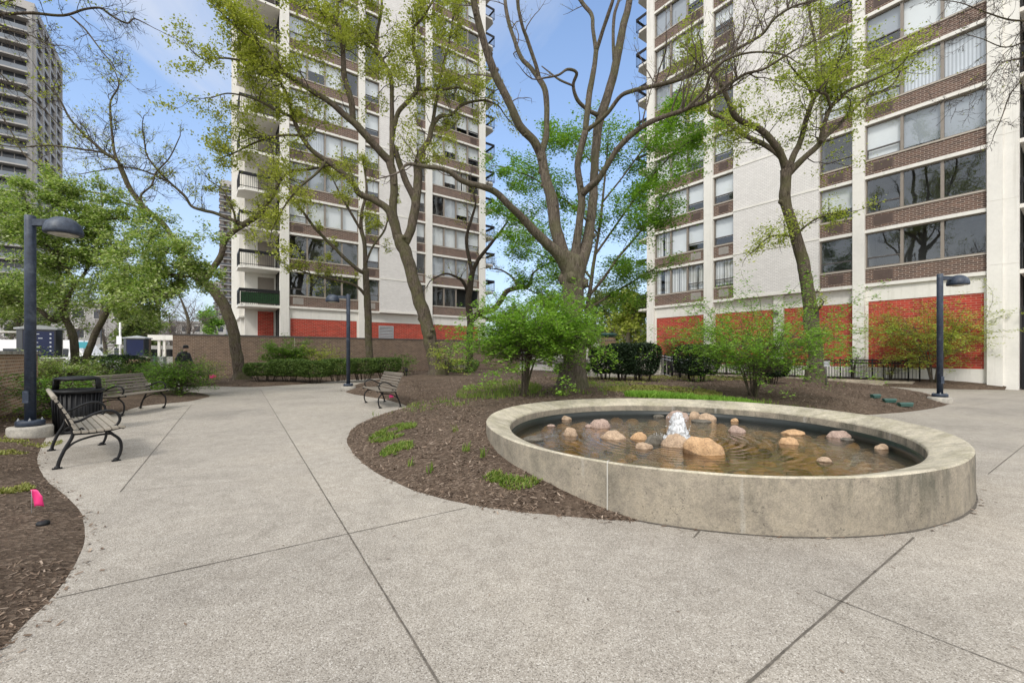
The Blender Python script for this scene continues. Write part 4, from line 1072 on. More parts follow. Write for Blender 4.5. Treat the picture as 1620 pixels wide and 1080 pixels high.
# ------------------------------------------------------------------ the two near towers
ZB, FH = 4.81, 2.60
def sash(x0, x1, n, bars):
    return [(x0 + (x1 - x0) * i / n, x0 + (x1 - x0) * (i + 1) / n, i in bars) for i in range(n)]
def make_tower(name, label, origin, rz, bays, nfl, W, depth, blinds, seed, ends, light_ac):
    R = random.Random(seed)
    t = thing(name, label, 'apartment tower', origin, rz)
    top = ZB + FH * nfl
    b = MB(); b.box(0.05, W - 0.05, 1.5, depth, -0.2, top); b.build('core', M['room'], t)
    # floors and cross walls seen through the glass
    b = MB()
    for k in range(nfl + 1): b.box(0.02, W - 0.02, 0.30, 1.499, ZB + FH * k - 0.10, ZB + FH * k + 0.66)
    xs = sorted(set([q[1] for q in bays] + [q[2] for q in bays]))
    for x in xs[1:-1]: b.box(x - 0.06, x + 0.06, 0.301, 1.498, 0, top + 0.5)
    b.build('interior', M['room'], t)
    b = MB(); b.box(-0.1, W + 0.1, -0.15, depth + 0.1, top + 0.001, top + 0.9); b.build('parapet', M['white_conc'], t)
    for q in bays:
        typ, x0, x1 = q[:3]
        if typ == 'col':
            pr = q[3] if len(q) > 3 else 0.14
            b = MB()
            zs = [-0.1] + [ZB + FH * k + 0.20 for k in range(nfl)] + [top]
            for z0, z1 in zip(zs[:-1], zs[1:]): b.box(x0, x1, -pr, 0.35, z0 + 0.012, z1)
            b.box(x0 + 0.008, x1 - 0.008, -pr + 0.012, 0.34, -0.1, top)
            b.build('column', M['white_conc'], t)
        elif typ == 'blank':
            b = MB(); b.box(x0 + 0.003, x1 - 0.003, -0.16, 1.49, ZB + 0.08, top - 0.005); b.build('blank_wall', M['white_brick'], t)
            for k in range(nfl + 1):
                b = MB(); b.box(x0, x1, -0.185 if k else -0.22, 0.2, ZB + FH * k - (0.06 if k else 0.10), ZB + FH * k + (0.05 if k else 0.078)); b.build('band_course', M['white_conc'], t)
            b = MB(); b.box(x0 + 0.002, x1 - 0.002, 0.22, 0.5, 3.954, ZB - 0.12); b.build('base_band', M['white_conc'], t)
            b = MB(); b.box(x0 + 0.002, x1 - 0.002, 0.24, 0.5, 0.79, 3.953); b.build('brick_panel', M['red_brick'], t)
            b = MB(); b.box(x0 + 0.002, x1 - 0.002, 0.20, 0.5, -0.1, 0.789); b.build('plinth', M['white_conc'], t)
            if len(q) > 3 and q[3] == 'pier':
                xm = x0 + (x1 - x0) * 0.545; b = MB(); b.box(xm - 0.24, xm + 0.24, 0.02, 0.22, -0.1, ZB - 0.101); b.build('column', M['white_conc'], t)
                b = MB(); b.lathe([(0.10, -0.12), (0.13, -0.08), (0.13, 0.02), (0.09, 0.10), (0.02, 0.13)], (xm - 0.05, -0.12, 3.72), 14); b.box(xm - 0.09, xm - 0.01, -0.03, 0.019, 3.68, 3.76); b.build('wall_lamp', M['dark_frame'], t)
            if len(q) > 3 and q[3] == 'louvre':
                xa, xb = q[4], q[5]; b = MB()
                b.box(xa, xa + 0.06, 0.18, 0.239, 2.0, 3.70); b.box(xb - 0.06, xb, 0.18, 0.239, 2.0, 3.70); b.box(xa + 0.06, xb - 0.06, 0.18, 0.239, 3.63, 3.70)
                for z in np.arange(2.0, 3.6, 0.12): b.prism([(0.17, z), (0.235, z + 0.09), (0.235, z + 0.10), (0.17, z + 0.015)], xa + 0.06, xb - 0.06)
                b.build('louvre_vent', M['grey_metal'], t)
        else:
            n, bars = q[3], q[4]
            for k in range(nfl):
                z = ZB + FH * k; sp, sl_, lg = MB(), MB(), MB()
                sp.box(x0 + 0.001, x1 - 0.001, 0.0, 0.299, z, z + 0.699)
                sl_.box(x0 + 0.002, x1 - 0.002, -0.035, 0.2, z + 0.70, z + 0.755)
                lg.box(x0 + 0.001, x1 - 0.001, -0.075, 0.28, z - 0.155, z - 0.002)
                sp.build('spandrel', M['brown_brick'], t); sl_.build('sill', M['sill'], t); lg.build('ledge', M['white_conc'], t)
                # air-conditioner grilles under the opening panes
                for i in bars:
                    pw = (x1 - x0) / n; xa = x0 + pw * (i + (0.22 if n > 1 else 0.25)); xb = x0 + pw * (i + (0.78 if n > 1 else 0.72))
                    g = MB(); g.box(xa, xb, -0.008, 0.05, z + 0.16, z + 0.60)
                    for zz in np.arange(z + 0.18, z + 0.585, 0.045): g.box(xa + 0.03, xb - 0.03, -0.020, -0.0085, zz, zz + 0.018)
                    g.build('air_grille', M['grille_light'] if (k == 0 and light_ac) or (k < 2 and q[5] in 'CD') else M['grille'], t)
                z0, z1 = z + 0.756, z + FH - 0.157
                fr, pn, bl = MB(), MB(), MB()
                for i, (a, c, bar) in enumerate(sash(x0, x1, n, bars)):
                    if i: fr.box(a - 0.055, a + 0.055, 0.03, 0.16, z0 + 0.051, z1 - 0.051)
                    pn.poly([(a + 0.03, 0.10, z0 + 0.03), (c - 0.03, 0.10, z0 + 0.03), (c - 0.03, 0.10, z1 - 0.03), (a + 0.03, 0.10, z1 - 0.03)])
                    if bar:
                        zz = z0 + (z1 - z0) * 0.29
                        fr.box(a + 0.056, c - 0.056, 0.05, 0.15, zz - 0.025, zz + 0.025, 1); fr.box(a + 0.056, a + 0.09, 0.052, 0.149, z0 + 0.051, zz - 0.026, 1); fr.box(c - 0.09, c - 0.056, 0.052, 0.149, z0 + 0.051, zz - 0.026, 1); fr.box(a + 0.091, c - 0.091, 0.053, 0.148, z0 + 0.051, z0 + 0.075, 1)
                    sty = blinds.get((round(x0, 1), k, i)) or blinds.get((q[5], k, i))
                    if sty is None:
                        r = R.random()
                        sty = (0, R.choice((0.5, 0.7, 0.72, 1.0, 1.0))) if r < 0.58 else (1, 1.0) if r < 0.68 else (2, 1.0) if r < 0.76 else (3, 1.0) if r < 0.86 else (0, 0.0)
                    mt, cov = sty
                    if cov > 0:
                        zb = z1 - (z1 - z0) * cov; yb = 0.22
                        u0 = R.random() * 10
                        if mt == 3:      # a pair of hanging curtains with a gap
                            gap = R.uniform(0.02, 0.25) * (c - a); xm = a + (c - a) * R.uniform(0.4, 0.6)
                            for (p, r2) in ((a + 0.03, xm - gap / 2), (xm + gap / 2, c - 0.03)):
                                m_ = 8
                                for j in range(m_):
                                    xa, xb = p + (r2 - p) * j / m_, p + (r2 - p) * (j + 1) / m_
                                    bl.poly([(xa, yb + 0.04 * (j % 2), zb), (xb, yb + 0.04 * ((j + 1) % 2), zb), (xb, yb + 0.04 * ((j + 1) % 2), z1), (xa, yb + 0.04 * (j % 2), z1)], None, 3)
                        else:
                            bl.poly([(a + 0.03, yb, zb), (c - 0.03, yb, zb), (c - 0.03, yb, z1), (a + 0.03, yb, z1)], None, mt)
                fr.box(x0 + 0.001, x0 + 0.05, 0.03, 0.16, z0 + 0.001, z1); fr.box(x1 - 0.05, x1 - 0.001, 0.03, 0.16, z0 + 0.001, z1)
                fr.box(x0 + 0.051, x1 - 0.051, 0.031, 0.159, z1 - 0.05, z1 - 0.001); fr.box(x0 + 0.051, x1 - 0.051, 0.031, 0.159, z0 + 0.001, z0 + 0.05)
                f = fr.build('window', [M['frame'], M['dark_frame']], t)
                pn.build('pane', M['glass'], f)
                if bl.f: bl.build('blind', [M['blind'], M['blind_grey'], M['vblind'], M['curtain']], f)
            if n == 1:
                b = MB(); b.box(x0 + 0.002, x1 - 0.002, 0.22, 0.5, 3.954, ZB - 0.156); b.build('base_band', M['white_conc'], t)
                b = MB(); b.box(x0 + 0.002, x1 - 0.002, 0.24, 0.5, 0.79, 3.953); b.build('brick_panel', M['red_brick'], t)
                b = MB(); b.box(x0 + 0.002, x1 - 0.002, 0.20, 0.5, -0.1, 0.789); b.build('plinth', M['white_conc'], t)
                continue
            b = MB(); b.box(x0 + 0.002, x1 - 0.002, 0.05, 0.45, 3.954, ZB - 0.156); b.build('base_band', M['white_conc'], t)
            b = MB(); b.box(x0 + 0.10, x1 - 0.10, 0.08, 0.45, 0.79, 3.953); b.build('brick_panel', M['red_brick'], t)
            b = MB(); b.box(x0 + 0.002, x1 - 0.002, 0.03, 0.5, -0.1, 0.789); b.box(x0 + 0.002, x0 + 0.10, 0.055, 0.449, 0.79, 3.953); b.box(x1 - 0.10, x1 - 0.002, 0.055, 0.449, 0.79, 3.953); b.build('plinth', M['white_conc'], t)
    # end balconies
    for (side, wd, y0, y1, inset, wallmat) in ends:
        xw = 0.0 if side < 0 else W
        X = lambda d: xw + side * d
        def bx(mb, d0, d1, ya, yb, za, zb_, m=0):
            a, c = X(d0), X(d1); mb.box(min(a, c), max(a, c), ya, yb, za, zb_, m)
        if inset:        # recess at the corner: end walls stand behind the slabs
            b = MB(); bx(b, 0.002, inset, y1, depth, -0.1, top); b.build('end_wall', M[wallmat], t)
            for k in range(nfl):
                b = MB(); bx(b, 0.12, 1.15, y1 - 0.02, y1 - 0.001, ZB + FH * k + 0.06, ZB + FH * k + 2.15); b.build('balcony_door', M['frame'], t)
            b = MB(); bx(b, 0.15, 1.15, y1 - 0.06, y1 - 0.002, 0.0, 4.5); b.build('brick_panel', M['red_brick'], t)
            for j in range(9):
                y = y1 + 0.45 + j * 1.02
                if y < depth:
                    b = MB(); bx(b, inset, inset + 0.30, y, y + 0.20, 4.12, top); b.build('fin', M['white_conc'], t)
                    b = MB(); bx(b, inset, inset + 0.22, y, y + 0.26, -0.1, 4.0); b.build('pilaster', M['white_conc'], t)
            b = MB(); bx(b, inset + 0.001, inset + 0.34, y1, depth, 4.0, 4.12); b.build('ledge', M['white_conc'], t)
        for k in range(nfl):
            z = ZB + FH * k - 0.02
            s = MB(); c_ = min(0.35, wd * 0.3)
            pts = [(X(0.0), y0), (X(wd - c_), y0), (X(wd), y0 + c_), (X(wd), y1), (X(0.0), y1)]
            if side < 0: pts = pts[::-1]
            nP = len(pts)
            for i in range(nP):
                j = (i + 1) % nP; s.poly([(*pts[i], z - 0.16), (*pts[j], z - 0.16), (*pts[j], z), (*pts[i], z)])
            s.poly([(*p, z) for p in pts]); s.poly([(*p, z - 0.16) for p in pts[::-1]])
            bal = s.build('balcony', M['white_conc'], t)
            r = MB()
            line = [(X(0.03), y0 + 0.05), (X(wd - 0.06), y0 + 0.05), (X(wd - 0.06), y1 - 0.02)]
            for (p, q2) in zip(line[:-1], line[1:]):
                ln = math.hypot(q2[0] - p[0], q2[1] - p[1]); m_ = max(2, int(ln / 0.12))
                for j in range(m_ + 1):
                    f = j / m_; x, y = p[0] + (q2[0] - p[0]) * f, p[1] + (q2[1] - p[1]) * f
                    r.tube([(x, y, z), (x, y, z + 1.02)], 0.010 if j not in (0, m_) else 0.025, 4, cap=False)
                xa, xb = sorted((p[0], q2[0])); ya, yb = sorted((p[1], q2[1]))
                r.box(xa - 0.02, xb + 0.02, ya - 0.02, yb + 0.02, z + 0.84, z + 1.06)
                r.box(xa - 0.012, xb + 0.012, ya - 0.012, yb + 0.012, z + 0.08, z + 0.12)
            r.build('railing', M['black'], bal)
            if name == 'apartment_tower' and inset and k == 0 and side < 0:
                g = MB(); g.box(X(wd - 0.12), X(0.05), y0 + 0.07, y0 + 0.085, z + 0.10, z + 0.83); g.build('green_screen', m_plain('green_screen', (0.012, 0.05, 0.014), 0.8, 0.7, 14), bal)
    return t

kl = lambda px: (px - CX) / F
QX, QY = -15.6, 30.5
def ls_(px): k = kl(px); return (k * QY - QX) / (0.8075 - 0.59 * k)
s0 = ls_(443)
def lx(px): return ls_(px) - s0
org = Vector((QX, QY, 0)) + U * s0
# columns stand proud, so their fronts sit a little nearer than the facade line
LB = [('col', 0, lx(457)), ('win', lx(457), lx(567), 4, (0,), 'A'), ('col', lx(567), lx(577)), ('win', lx(577), lx(600), 1, (0,), 'B'),
      ('blank', lx(600), lx(658), 'louvre', lx(600) + 0.03, lx(624)), ('win', lx(658), lx(673), 1, (0,), 'C'), ('col', lx(673), lx(683)), ('win', lx(683), lx(758), 4, (3,), 'D'), ('col', lx(758), lx(767))]
bl_left = {('A', 0, i): (0, 0.0) for i in range(4)}
bl_left.update({('A', 1, i): (0, 0.0) for i in range(4)}); bl_left.update({('A', 2, i): (0, 1.0) for i in range(4)}); bl_left.update({('A', 3, i): (1, 1.0) for i in range(4)})
bl_left.update({('D', 0, i): (0, 0.0) for i in range(4)}); bl_left.update({('D', 1, i): (2, 1.0) for i in range(4)}); bl_left.update({('D', 2, i): (0, 0.95) for i in range(4)}); bl_left[('B', 0, 0)] = (0, 0.0); bl_left[('B', 1, 0)] = (0, 0.65); bl_left[('C', 1, 0)] = (0, 0.0)
bl_left.update({('D', 5, i): (0, 0.6 if i % 2 else 1.0) for i in range(4)}); bl_left.update({('A', 5, i): (0, 1.0) for i in range(4)})
make_tower('apartment_tower', 'left white and brown brick apartment tower with balconies behind the long garden wall', org, math.atan2(U.y, U.x), LB, 13, lx(767), 12.5, bl_left, 3,
           [(-1, 2.45, 0.02, 2.0, 1.95, 'white_conc'), (1, 1.5, 0.5, 2.1, 0, 'white_conc')], True)
tt = lambda px: rt_t(px, 0.0)
T0 = tt(1025)
def rx(px): return T0 - tt(px)
org2 = RTP(T0)
RB = [('col', 0, rx(1036)), ('win', rx(1036), rx(1115), 3, (2,), 'D'), ('col', rx(1115), rx(1129)), ('win', rx(1129), rx(1162), 1, (0,), 'C'),
      ('blank', rx(1162), rx(1297), 'pier'), ('win', rx(1297), rx(1350), 1, (0,), 'B'), ('col', rx(1350), rx(1369)), ('win', rx(1369), rx(1562), 3, (0,), 'A'),
      ('col', rx(1562), rx(1587), 0.16), ('col', rx(1587), rx(1612), 0.05)]
bl_r = {}
def setb(b_, k, v):
    for i, x in enumerate(v): bl_r[(b_, k, i)] = x
N0 = (0, 0.0)
setb('A', 0, [N0, N0, N0]); setb('A', 1, [N0, N0, N0]); setb('A', 2, [(0, 0.97), (1, 0.9), (1, 0.95)]); setb('A', 3, [(2, 1.0)] * 3); setb('A', 4, [(1, 0.7), (0, 1.0), (0, 1.0)])
setb('B', 0, [N0]); setb('B', 1, [(0, 0.7)]); setb('B', 2, [N0]); setb('B', 3, [(0, 1.0)]); setb('B', 4, [(0, 0.7)])
setb('C', 0, [(3, 0.9)]); setb('C', 1, [(0, 0.72)]); setb('C', 2, [(0, 0.72)]); setb('C', 3, [(0, 0.72)]); setb('C', 4, [N0]); setb('C', 5, [(0, 0.6)])
setb('D', 0, [(3, 1.0), (3, 1.0), (3, 1.0)]); setb('D', 1, [(3, 1.0), (0, 1.0), (0, 0.74)]); setb('D', 2, [(0, 1.0), (0, 1.0), (0, 0.72)]); setb('D', 3, [(0, 1.0), (0, 0.8), (0, 0.6)]); setb('D', 4, [(0, 1.0), (0, 0.9), (0, 0.7)]); setb('D', 5, [(1, 1.0), (0, 0.5), (0, 0.9)]); setb('D', 6, [(3, 1.0), (0, 1.0), (0, 0.7)])
make_tower('apartment_tower', 'right white and brown brick apartment tower with red brick base, facing the fountain', org2, math.atan2(-0.808, 0.589), RB, 11, rx(1612), 12.5, bl_r, 8,
           [(-1, 1.5, 0.5, 2.1, 0, 'white_conc'), (1, 2.6, 0.25, 2.2, 2.55, 'brown_brick')], False)
g0 = RTP(T0 - rx(1612) - 0.06, -0.15)
t = thing('metal_gate', 'dark blue solid metal gate at the right edge under the balconies', 'gate', g0, math.atan2(-0.808, 0.589))
b = MB(); b.box(0.0, 1.6, 0.0, 0.05, 0.03, 3.3); b.build('gate_leaf', M['navy'], t)
b = MB()
for x in (0.0, 0.76, 1.53): b.box(x, x + 0.07, -0.03, -0.001, 0.03, 3.3)
for z in (0.05, 1.6, 3.2): b.box(0.071, 1.529, -0.028, -0.002, z, z + 0.07)
b.build('gate_frame', M['black'], t)

# ------------------------------------------------------------------ far towers
def far_tower(label, corner, nfl, fh, front, side, mats, slab=True, cols_f=4, cols_s=4, group=None):
    t = thing('far_tower', label, 'tower block', corner, math.atan2(U.y, U.x))
    hgt = nfl * fh + 4
    b = MB(); b.box(-front, 0, 0, side, 0, hgt); b.build('core', M[mats[1]], t)
    b = MB(); b.box(-front - 0.3, 0.3, -0.3, side + 0.3, hgt + 0.001, hgt + 1.6); b.build('roof', M[mats[0]], t)
    for j in range(cols_s + 1):
        y = (side - 0.9) * j / cols_s; b = MB(); b.box(0.0, 0.45, y, y + 0.9, 0, hgt); b.build('pillar', M[mats[0]], t)
    for j in range(cols_f + 1):
        x = -front + (front - 0.8) * j / cols_f; b = MB(); b.box(x, x + 0.8, -0.4, 0, 0, hgt); b.build('pillar', M[mats[0]], t)
    for k in range(nfl):
        z = 4 + k * fh
        b = MB(); b.box(-front - 1.0, -0.4, -1.7, -0.001, z, z + 0.28); b.box(0.001, 0.3, 0.1, side, z, z + 0.75)
        s = b.build('balcony', M[mats[0]], t)
        b = MB(); b.box(-front - 0.98, -0.42, -1.68, -1.62, z + 0.281, z + 1.15); b.build('railing', M[mats[2]], s)
    b = MB(); n = max(4, int(front / 1.6))
    for k in range(nfl):
        for j in range(n): x = -front + front * (j + 0.5) / n; b.box(x - 0.06, x + 0.06, -0.08, -0.002, 4 + k * fh + 0.3, 4 + (k + 1) * fh - 0.1)
    b.build('mullions', M[mats[0]], t)
    return t
far_tower('tall grey tower with stacked balconies at the top left corner', Vector(((52 - CX) / F * 89, 89, 0)), 25, 2.72, 22, 22, ('tower_grey', 'tower_glass', 'tower_rail'))
far_tower('distant brown slab tower just left of the left apartment tower', Vector(((372 - CX) / F * 190, 190, 0)), 26, 2.75, 5, 18, ('tower_grey', 'tower_brown', 'tower_glass'), cols_f=2)
far_tower('lowest and most distant grey block peeking left of the brown tower', Vector(((351 - CX) / F * 300, 300, 0)), 16, 2.9, 4, 12, ('tower_grey', 'tower_brown', 'tower_glass'), cols_f=2)
# ------------------------------------------------------------------ trees
def leaf_obj(name, centers, per, sigma, size, mat, parent, flat=0.5, asp=0.62):
    C = np.asarray(centers, float)
    if len(C) == 0: return None
    n = len(C) * per
    c = np.repeat(C, per, 0) + nrs.normal(0, 1, (n, 3)) * np.array([sigma, sigma, sigma * 0.7])
    nrm = nrs.normal(0, 1, (n, 3)); nrm /= np.linalg.norm(nrm, axis=1)[:, None]
    nrm[:, 2] = np.abs(nrm[:, 2]) + flat; nrm /= np.linalg.norm(nrm, axis=1)[:, None]
    a = nrs.normal(0, 1, (n, 3)); a -= nrm * (a * nrm).sum(1)[:, None]; a /= np.linalg.norm(a, axis=1)[:, None] + 1e-9
    s = np.cross(nrm, a)
    L_ = (size * nrs.uniform(0.42, 1.5, n))[:, None]
    W_ = L_ * asp * 0.5
    q = np.stack([c - a * L_ * 0.5, c + s * W_ - a * L_ * 0.06 + nrm * L_ * 0.10, c + a * L_ * 0.5, c - s * W_ - a * L_ * 0.06 + nrm * L_ * 0.10], 1)
    return np_obj(name, q, 4, mat, parent)

class Tree:
    def __init__(s, base, label, group=None, wood='bark', twig='twig', name='tree', kind_cat='tree'):
        s.base = Vector(base); s.root = thing(name, label, kind_cat, s.base, 0, group)
        s.w = MB(); s.t = MB(); s.leaf = []; s.limbs = []; s.wood = wood; s.twig = twig
        s.wig = 0.22; s.up = 0.06; s.step = 0.16; s.leaf_p = 1.0
    def limb(s, pts, Y0, Y1=None, n=8, sub=5, wob=0.012, flare=False):
        Y1 = Y0 if Y1 is None else Y1
        A = []; m = len(pts)
        for i, (px, py, wd) in enumerate(pts):
            Y = Y0 + (Y1 - Y0) * i / max(1, m - 1); p = P(px, py, Y); A.append((p.x, p.y, p.z, max(0.007, 0.86 * wd * Y / F / 2 / math.sqrt(1 + min(1.0, ((px - CX) / F) ** 2)))))
        C = catmull(A, sub)
        r0 = C[0, 3]
        for i in range(1, len(C) - 1):
            q = Vector(C[i, :3]) * 2.3 + Vector((r0 * 50, 0, 0))
            C[i, :3] += np.array([mnoise.noise(q), mnoise.noise(q + Vector((9, 0, 0))), mnoise.noise(q + Vector((0, 9, 0)))]) * C[i, 3] * 0.16
            C[i, 3] *= 1 + 0.05 * mnoise.noise(q * 2.1)
        P3 = [Vector(c[:3]) - s.base for c in C]; Rr = list(C[:, 3])
        s.w.tube(P3, Rr, n)
        s.limbs.append((P3, Rr)); return (P3, Rr)
    def free_limb(s, pts, n=8, sub=5):
        C = catmull(pts, sub); P3 = [Vector(c[:3]) for c in C]; s.w.tube(P3, list(C[:, 3]), n); s.limbs.append((P3, list(C[:, 3]))); return s.limbs[-1]
    def sprout(s, p, d, ln, r, lvl, kids=4, leafy=True):
        n = max(3, int(ln / s.step)); pts = [p]; rad = [r]; q = p; dd = d.normalized()
        for i in range(n):
            dd = (dd + Vector((rnd.gauss(0, s.wig), rnd.gauss(0, s.wig), rnd.gauss(0, s.wig) + s.up))).normalized()
            q = q + dd * (ln / n); pts.append(q); rad.append(max(0.0022, r * (1 - 0.75 * (i + 1) / n)))
        s.t.tube(pts, rad, 5 if r > 0.012 else 3, cap=False)
        if lvl > 0:
            for k in range(kids):
                f = rnd.uniform(0.2, 1.0); j = min(n - 1, int(f * n)); a = pts[j]; t = (pts[j + 1] - pts[j]).normalized()
                o = Vector((rnd.gauss(0, 1), rnd.gauss(0, 1), rnd.gauss(0.15, 0.8))); o = (o - t * o.dot(t)).normalized()
                s.sprout(a, t * rnd.uniform(0.5, 1.0) + o * rnd.uniform(0.5, 1.0), ln * rnd.uniform(0.32, 0.62), max(0.003, rad[j] * 0.6), lvl - 1, kids, leafy)
        if leafy and lvl <= 1:
            for j in range(1, len(pts)):
                if rnd.random() < s.leaf_p * (0.35 if lvl == 1 else 1.0): s.leaf.append(tuple(pts[j]))
    def dress(s, limb, per_m, ln, lvl=2, kids=4, f0=0.2, up=0.3, leafy=True, rmax=0.03, side=None):
        P3, Rr = limb; tot = sum((P3[i + 1] - P3[i]).length for i in range(len(P3) - 1))
        for _ in range(max(1, int(tot * (1 - f0) * per_m))):
            f = f0 + (1 - f0) * rnd.random(); i = min(len(P3) - 2, int(f * (len(P3) - 1)))
            t = (P3[i + 1] - P3[i]).normalized(); o = Vector((rnd.gauss(0, 1), rnd.gauss(0, 1), rnd.gauss(up, 0.8)))
            if side is not None: o += Vector(side)
            o = (o - t * o.dot(t))
            if o.length < 1e-3: continue
            l_ = rnd.uniform(*ln) * (1.1 - 0.4 * f)
            s.sprout(P3[i], t * rnd.uniform(0.2, 0.9) + o.normalized(), l_, min(rmax, Rr[i] * 0.55, 0.011 * l_ + 0.006), lvl, kids, leafy)
        # the tip runs on
        t = (P3[-1] - P3[-2]).normalized(); s.sprout(P3[-1], t, rnd.uniform(*ln) * 0.8, Rr[-1], lvl, kids, leafy)
    def knots(s, limb, n, seed):
        R = random.Random(seed); P3, Rr = limb
        for _ in range(n):
            i = R.randrange(2, len(P3) - 2); t = (P3[i + 1] - P3[i]).normalized(); a = R.uniform(0, 6.28); o = t.orthogonal().normalized(); o = Matrix.Rotation(a, 3, t) @ o
            r = Rr[i]; k = R.uniform(0.28, 0.5); o2 = (o + t * R.uniform(0, 0.6)).normalized(); c = P3[i]
            s.w.tube([c + o2 * r * 0.3, c + o2 * r * 0.95, c + o2 * r * 1.12, c + o2 * r * (1.2 + 0.25 * k), c + o2 * r * (1.22 + 0.25 * k)], [r * k * 1.5, r * k * 1.25, r * k * 0.95, r * k * 0.8, r * k * 0.4], 9)
    def done(s, leaf_mat=None, per=4, sigma=0.06, size=0.07, flat=0.4, max_leaf=60000, asp=0.62):
        tr = s.w.build('trunk', M[s.wood], s.root)
        if s.t.f: s.t.build('branches', M[s.twig], s.root)
        if leaf_mat and s.leaf:
            C = np.array(s.leaf)
            if len(C) * per > max_leaf: C = C[nrs.choice(len(C), max_leaf // per, False)]
            leaf_obj('crown', C, per, sigma, size, M[leaf_mat], s.root, flat, asp)
        print('TREE', s.root.name, len(s.t.v), len(s.leaf))

def flare(t, base, r, h=0.55, k=1.7, lobes=6):
    """root flare at the foot of a trunk"""
    b = t.w; n = 18; st = len(b.v); ph = rnd.uniform(0, 6)
    for lev in range(7):
        f = lev / 6; z = -0.12 + (h + 0.12) * f; g = (1 - f) ** 2.2
        for i in range(n):
            a = 2 * math.pi * i / n; rr_ = r * (1 + (k - 1) * g + 0.22 * g * math.sin(lobes * a + ph) + 0.05 * mnoise.noise(Vector((a * 2, z * 3, ph))))
            b.v.append((base.x + rr_ * math.cos(a), base.y + rr_ * math.sin(a), base.z + z))
    for lev in range(6):
        for i in range(n):
            i2 = (i + 1) % n; a = st + lev * n; b.face((a + i, a + i2, a + n + i2, a + n + i), None, 0, True)

# --- the large bare tree behind the fountain
Yc = 11.9
bz = Vector(P(906, 612, Yc)); bz.z = hb(bz.x, bz.y) - 0.05
t = Tree(bz, 'large bare many-stemmed tree behind the fountain, thickest trunk of all', None, 'bark_grey', 'twig')
tk = t.limb([(906, 618, 46), (906, 590, 38), (905, 560, 34), (905, 525, 35), (906, 490, 38), (907, 455, 41), (907, 425, 43), (908, 402, 38)], Yc, Yc, 16, 5)
flare(t, Vector((0, 0, 0.02)), 0.36, 0.7, 1.6, 5)
l1 = t.limb([(898, 430, 24), (886, 405, 22), (866, 385, 19), (843, 363, 16), (826, 345, 14), (810, 329, 13), (785, 305, 12), (761, 295, 11), (730, 286, 10), (706, 269, 9), (669, 263, 8), (645, 260, 6), (632, 272, 4)], Yc, Yc - 2.4)
l2 = t.limb([(900, 425, 28), (888, 395, 24), (879, 360, 22), (873, 318, 22), (864, 285, 18), (858, 255, 17), (853, 236, 20)], Yc, Yc + 0.2, 10)
l2a = t.limb([(854, 242, 17), (843, 222, 16), (822, 199, 16), (807, 165, 15), (785, 122, 15), (770, 82, 14), (758, 40, 13), (749, 0, 12), (738, -60, 10), (722, -140, 7), (700, -220, 4)], Yc + 0.2, Yc - 1.6)
l2b = t.limb([(857, 240, 13), (864, 215, 11), (865, 190, 10), (863, 144, 11), (852, 124, 10)], Yc + 0.2, Yc + 0.6)
l2c = t.limb([(853, 126, 9), (838, 106, 8), (825, 92, 8), (813, 61, 7), (803, 28, 7), (798, -10, 6), (790, -90, 4)], Yc + 0.6, Yc + 1.4)
l2d = t.limb([(853, 124, 8), (847, 101, 7), (834, 62, 7), (826, 40, 6), (819, 0, 6), (822, -70, 4)], Yc + 0.6, Yc - 0.1)
l3 = t.limb([(908, 420, 22), (912, 385, 16), (917, 350, 14), (920, 313, 14), (915, 275, 12), (915, 255, 12), (926, 208, 12)], Yc, Yc - 0.5, 10)
l3a = t.limb([(926, 210, 11), (932, 153, 11), (937, 125, 10), (941, 98, 9), (943, 80, 9)], Yc - 0.5, Yc - 0.3)
l3b = t.limb([(943, 82, 8), (938, 46, 7), (936, 24, 7), (920, 3, 7), (898, -35, 6), (880, -100, 4)], Yc - 0.3, Yc + 0.6)
l3c = t.limb([(943, 82, 8), (953, 50, 7), (963, 21, 7), (972, -10, 6), (985, -80, 4)], Yc - 0.3, Yc - 1.0)
l4 = t.limb([(927, 207, 9), (945, 194, 8), (962, 178, 8), (981, 153, 8), (1000, 144, 8), (1036, 136, 8), (1074, 126, 8), (1113, 107, 7), (1148, 87, 7), (1184, 68, 6), (1207, 53, 6), (1225, 30, 5), (1252, 12, 5), (1290, 0, 4), (1330, -18, 3)], Yc - 0.5, Yc - 3.2)
l5 = t.limb([(922, 306, 14), (934, 295, 13), (946, 285, 12), (960, 263, 11), (975, 238, 11), (999, 213, 11), (1030, 193, 10), (1080, 175, 9), (1097, 167, 9), (1118, 160, 8), (1148, 138, 7), (1178, 118, 6), (1207, 110, 5), (1237, 92, 4), (1267, 74, 3), (1300, 60, 2)], Yc - 0.3, Yc - 3.4)
l5b = t.limb([(1083, 175, 6), (1115, 142, 6), (1124, 118, 6), (1148, 95, 5), (1190, 83, 4), (1237, 86, 3), (1262, 100, 2)], Yc - 2.2, Yc - 3.6)
l6 = t.limb([(912, 430, 30), (922, 402, 26), (930, 380, 21), (935, 345, 18), (938, 315, 17), (940, 275, 15), (943, 235, 16), (949, 190, 17), (966, 137, 16), (978, 85, 15), (985, 46, 14), (996, 0, 12), (1006, -70, 9), (1010, -150, 6)], Yc, Yc + 1.0, 10)
l6a = t.limb([(945, 182, 9), (930, 174, 7), (914, 159, 7), (907, 135, 6), (912, 116, 6), (898, 110, 5), (883, 119, 4), (859, 124, 3)], Yc + 0.5, Yc - 0.6)
l6b = t.limb([(972, 95, 8), (970, 62, 6), (972, 24, 6), (981, -10, 5), (978, -60, 4)], Yc + 0.8, Yc + 1.7)
l6c = t.limb([(907, 136, 4), (886, 127, 4), (871, 116, 3), (857, 105, 2)], Yc, Yc + 0.3)
t.up = 0.10; t.wig = 0.20; t.leaf_p = 0.25
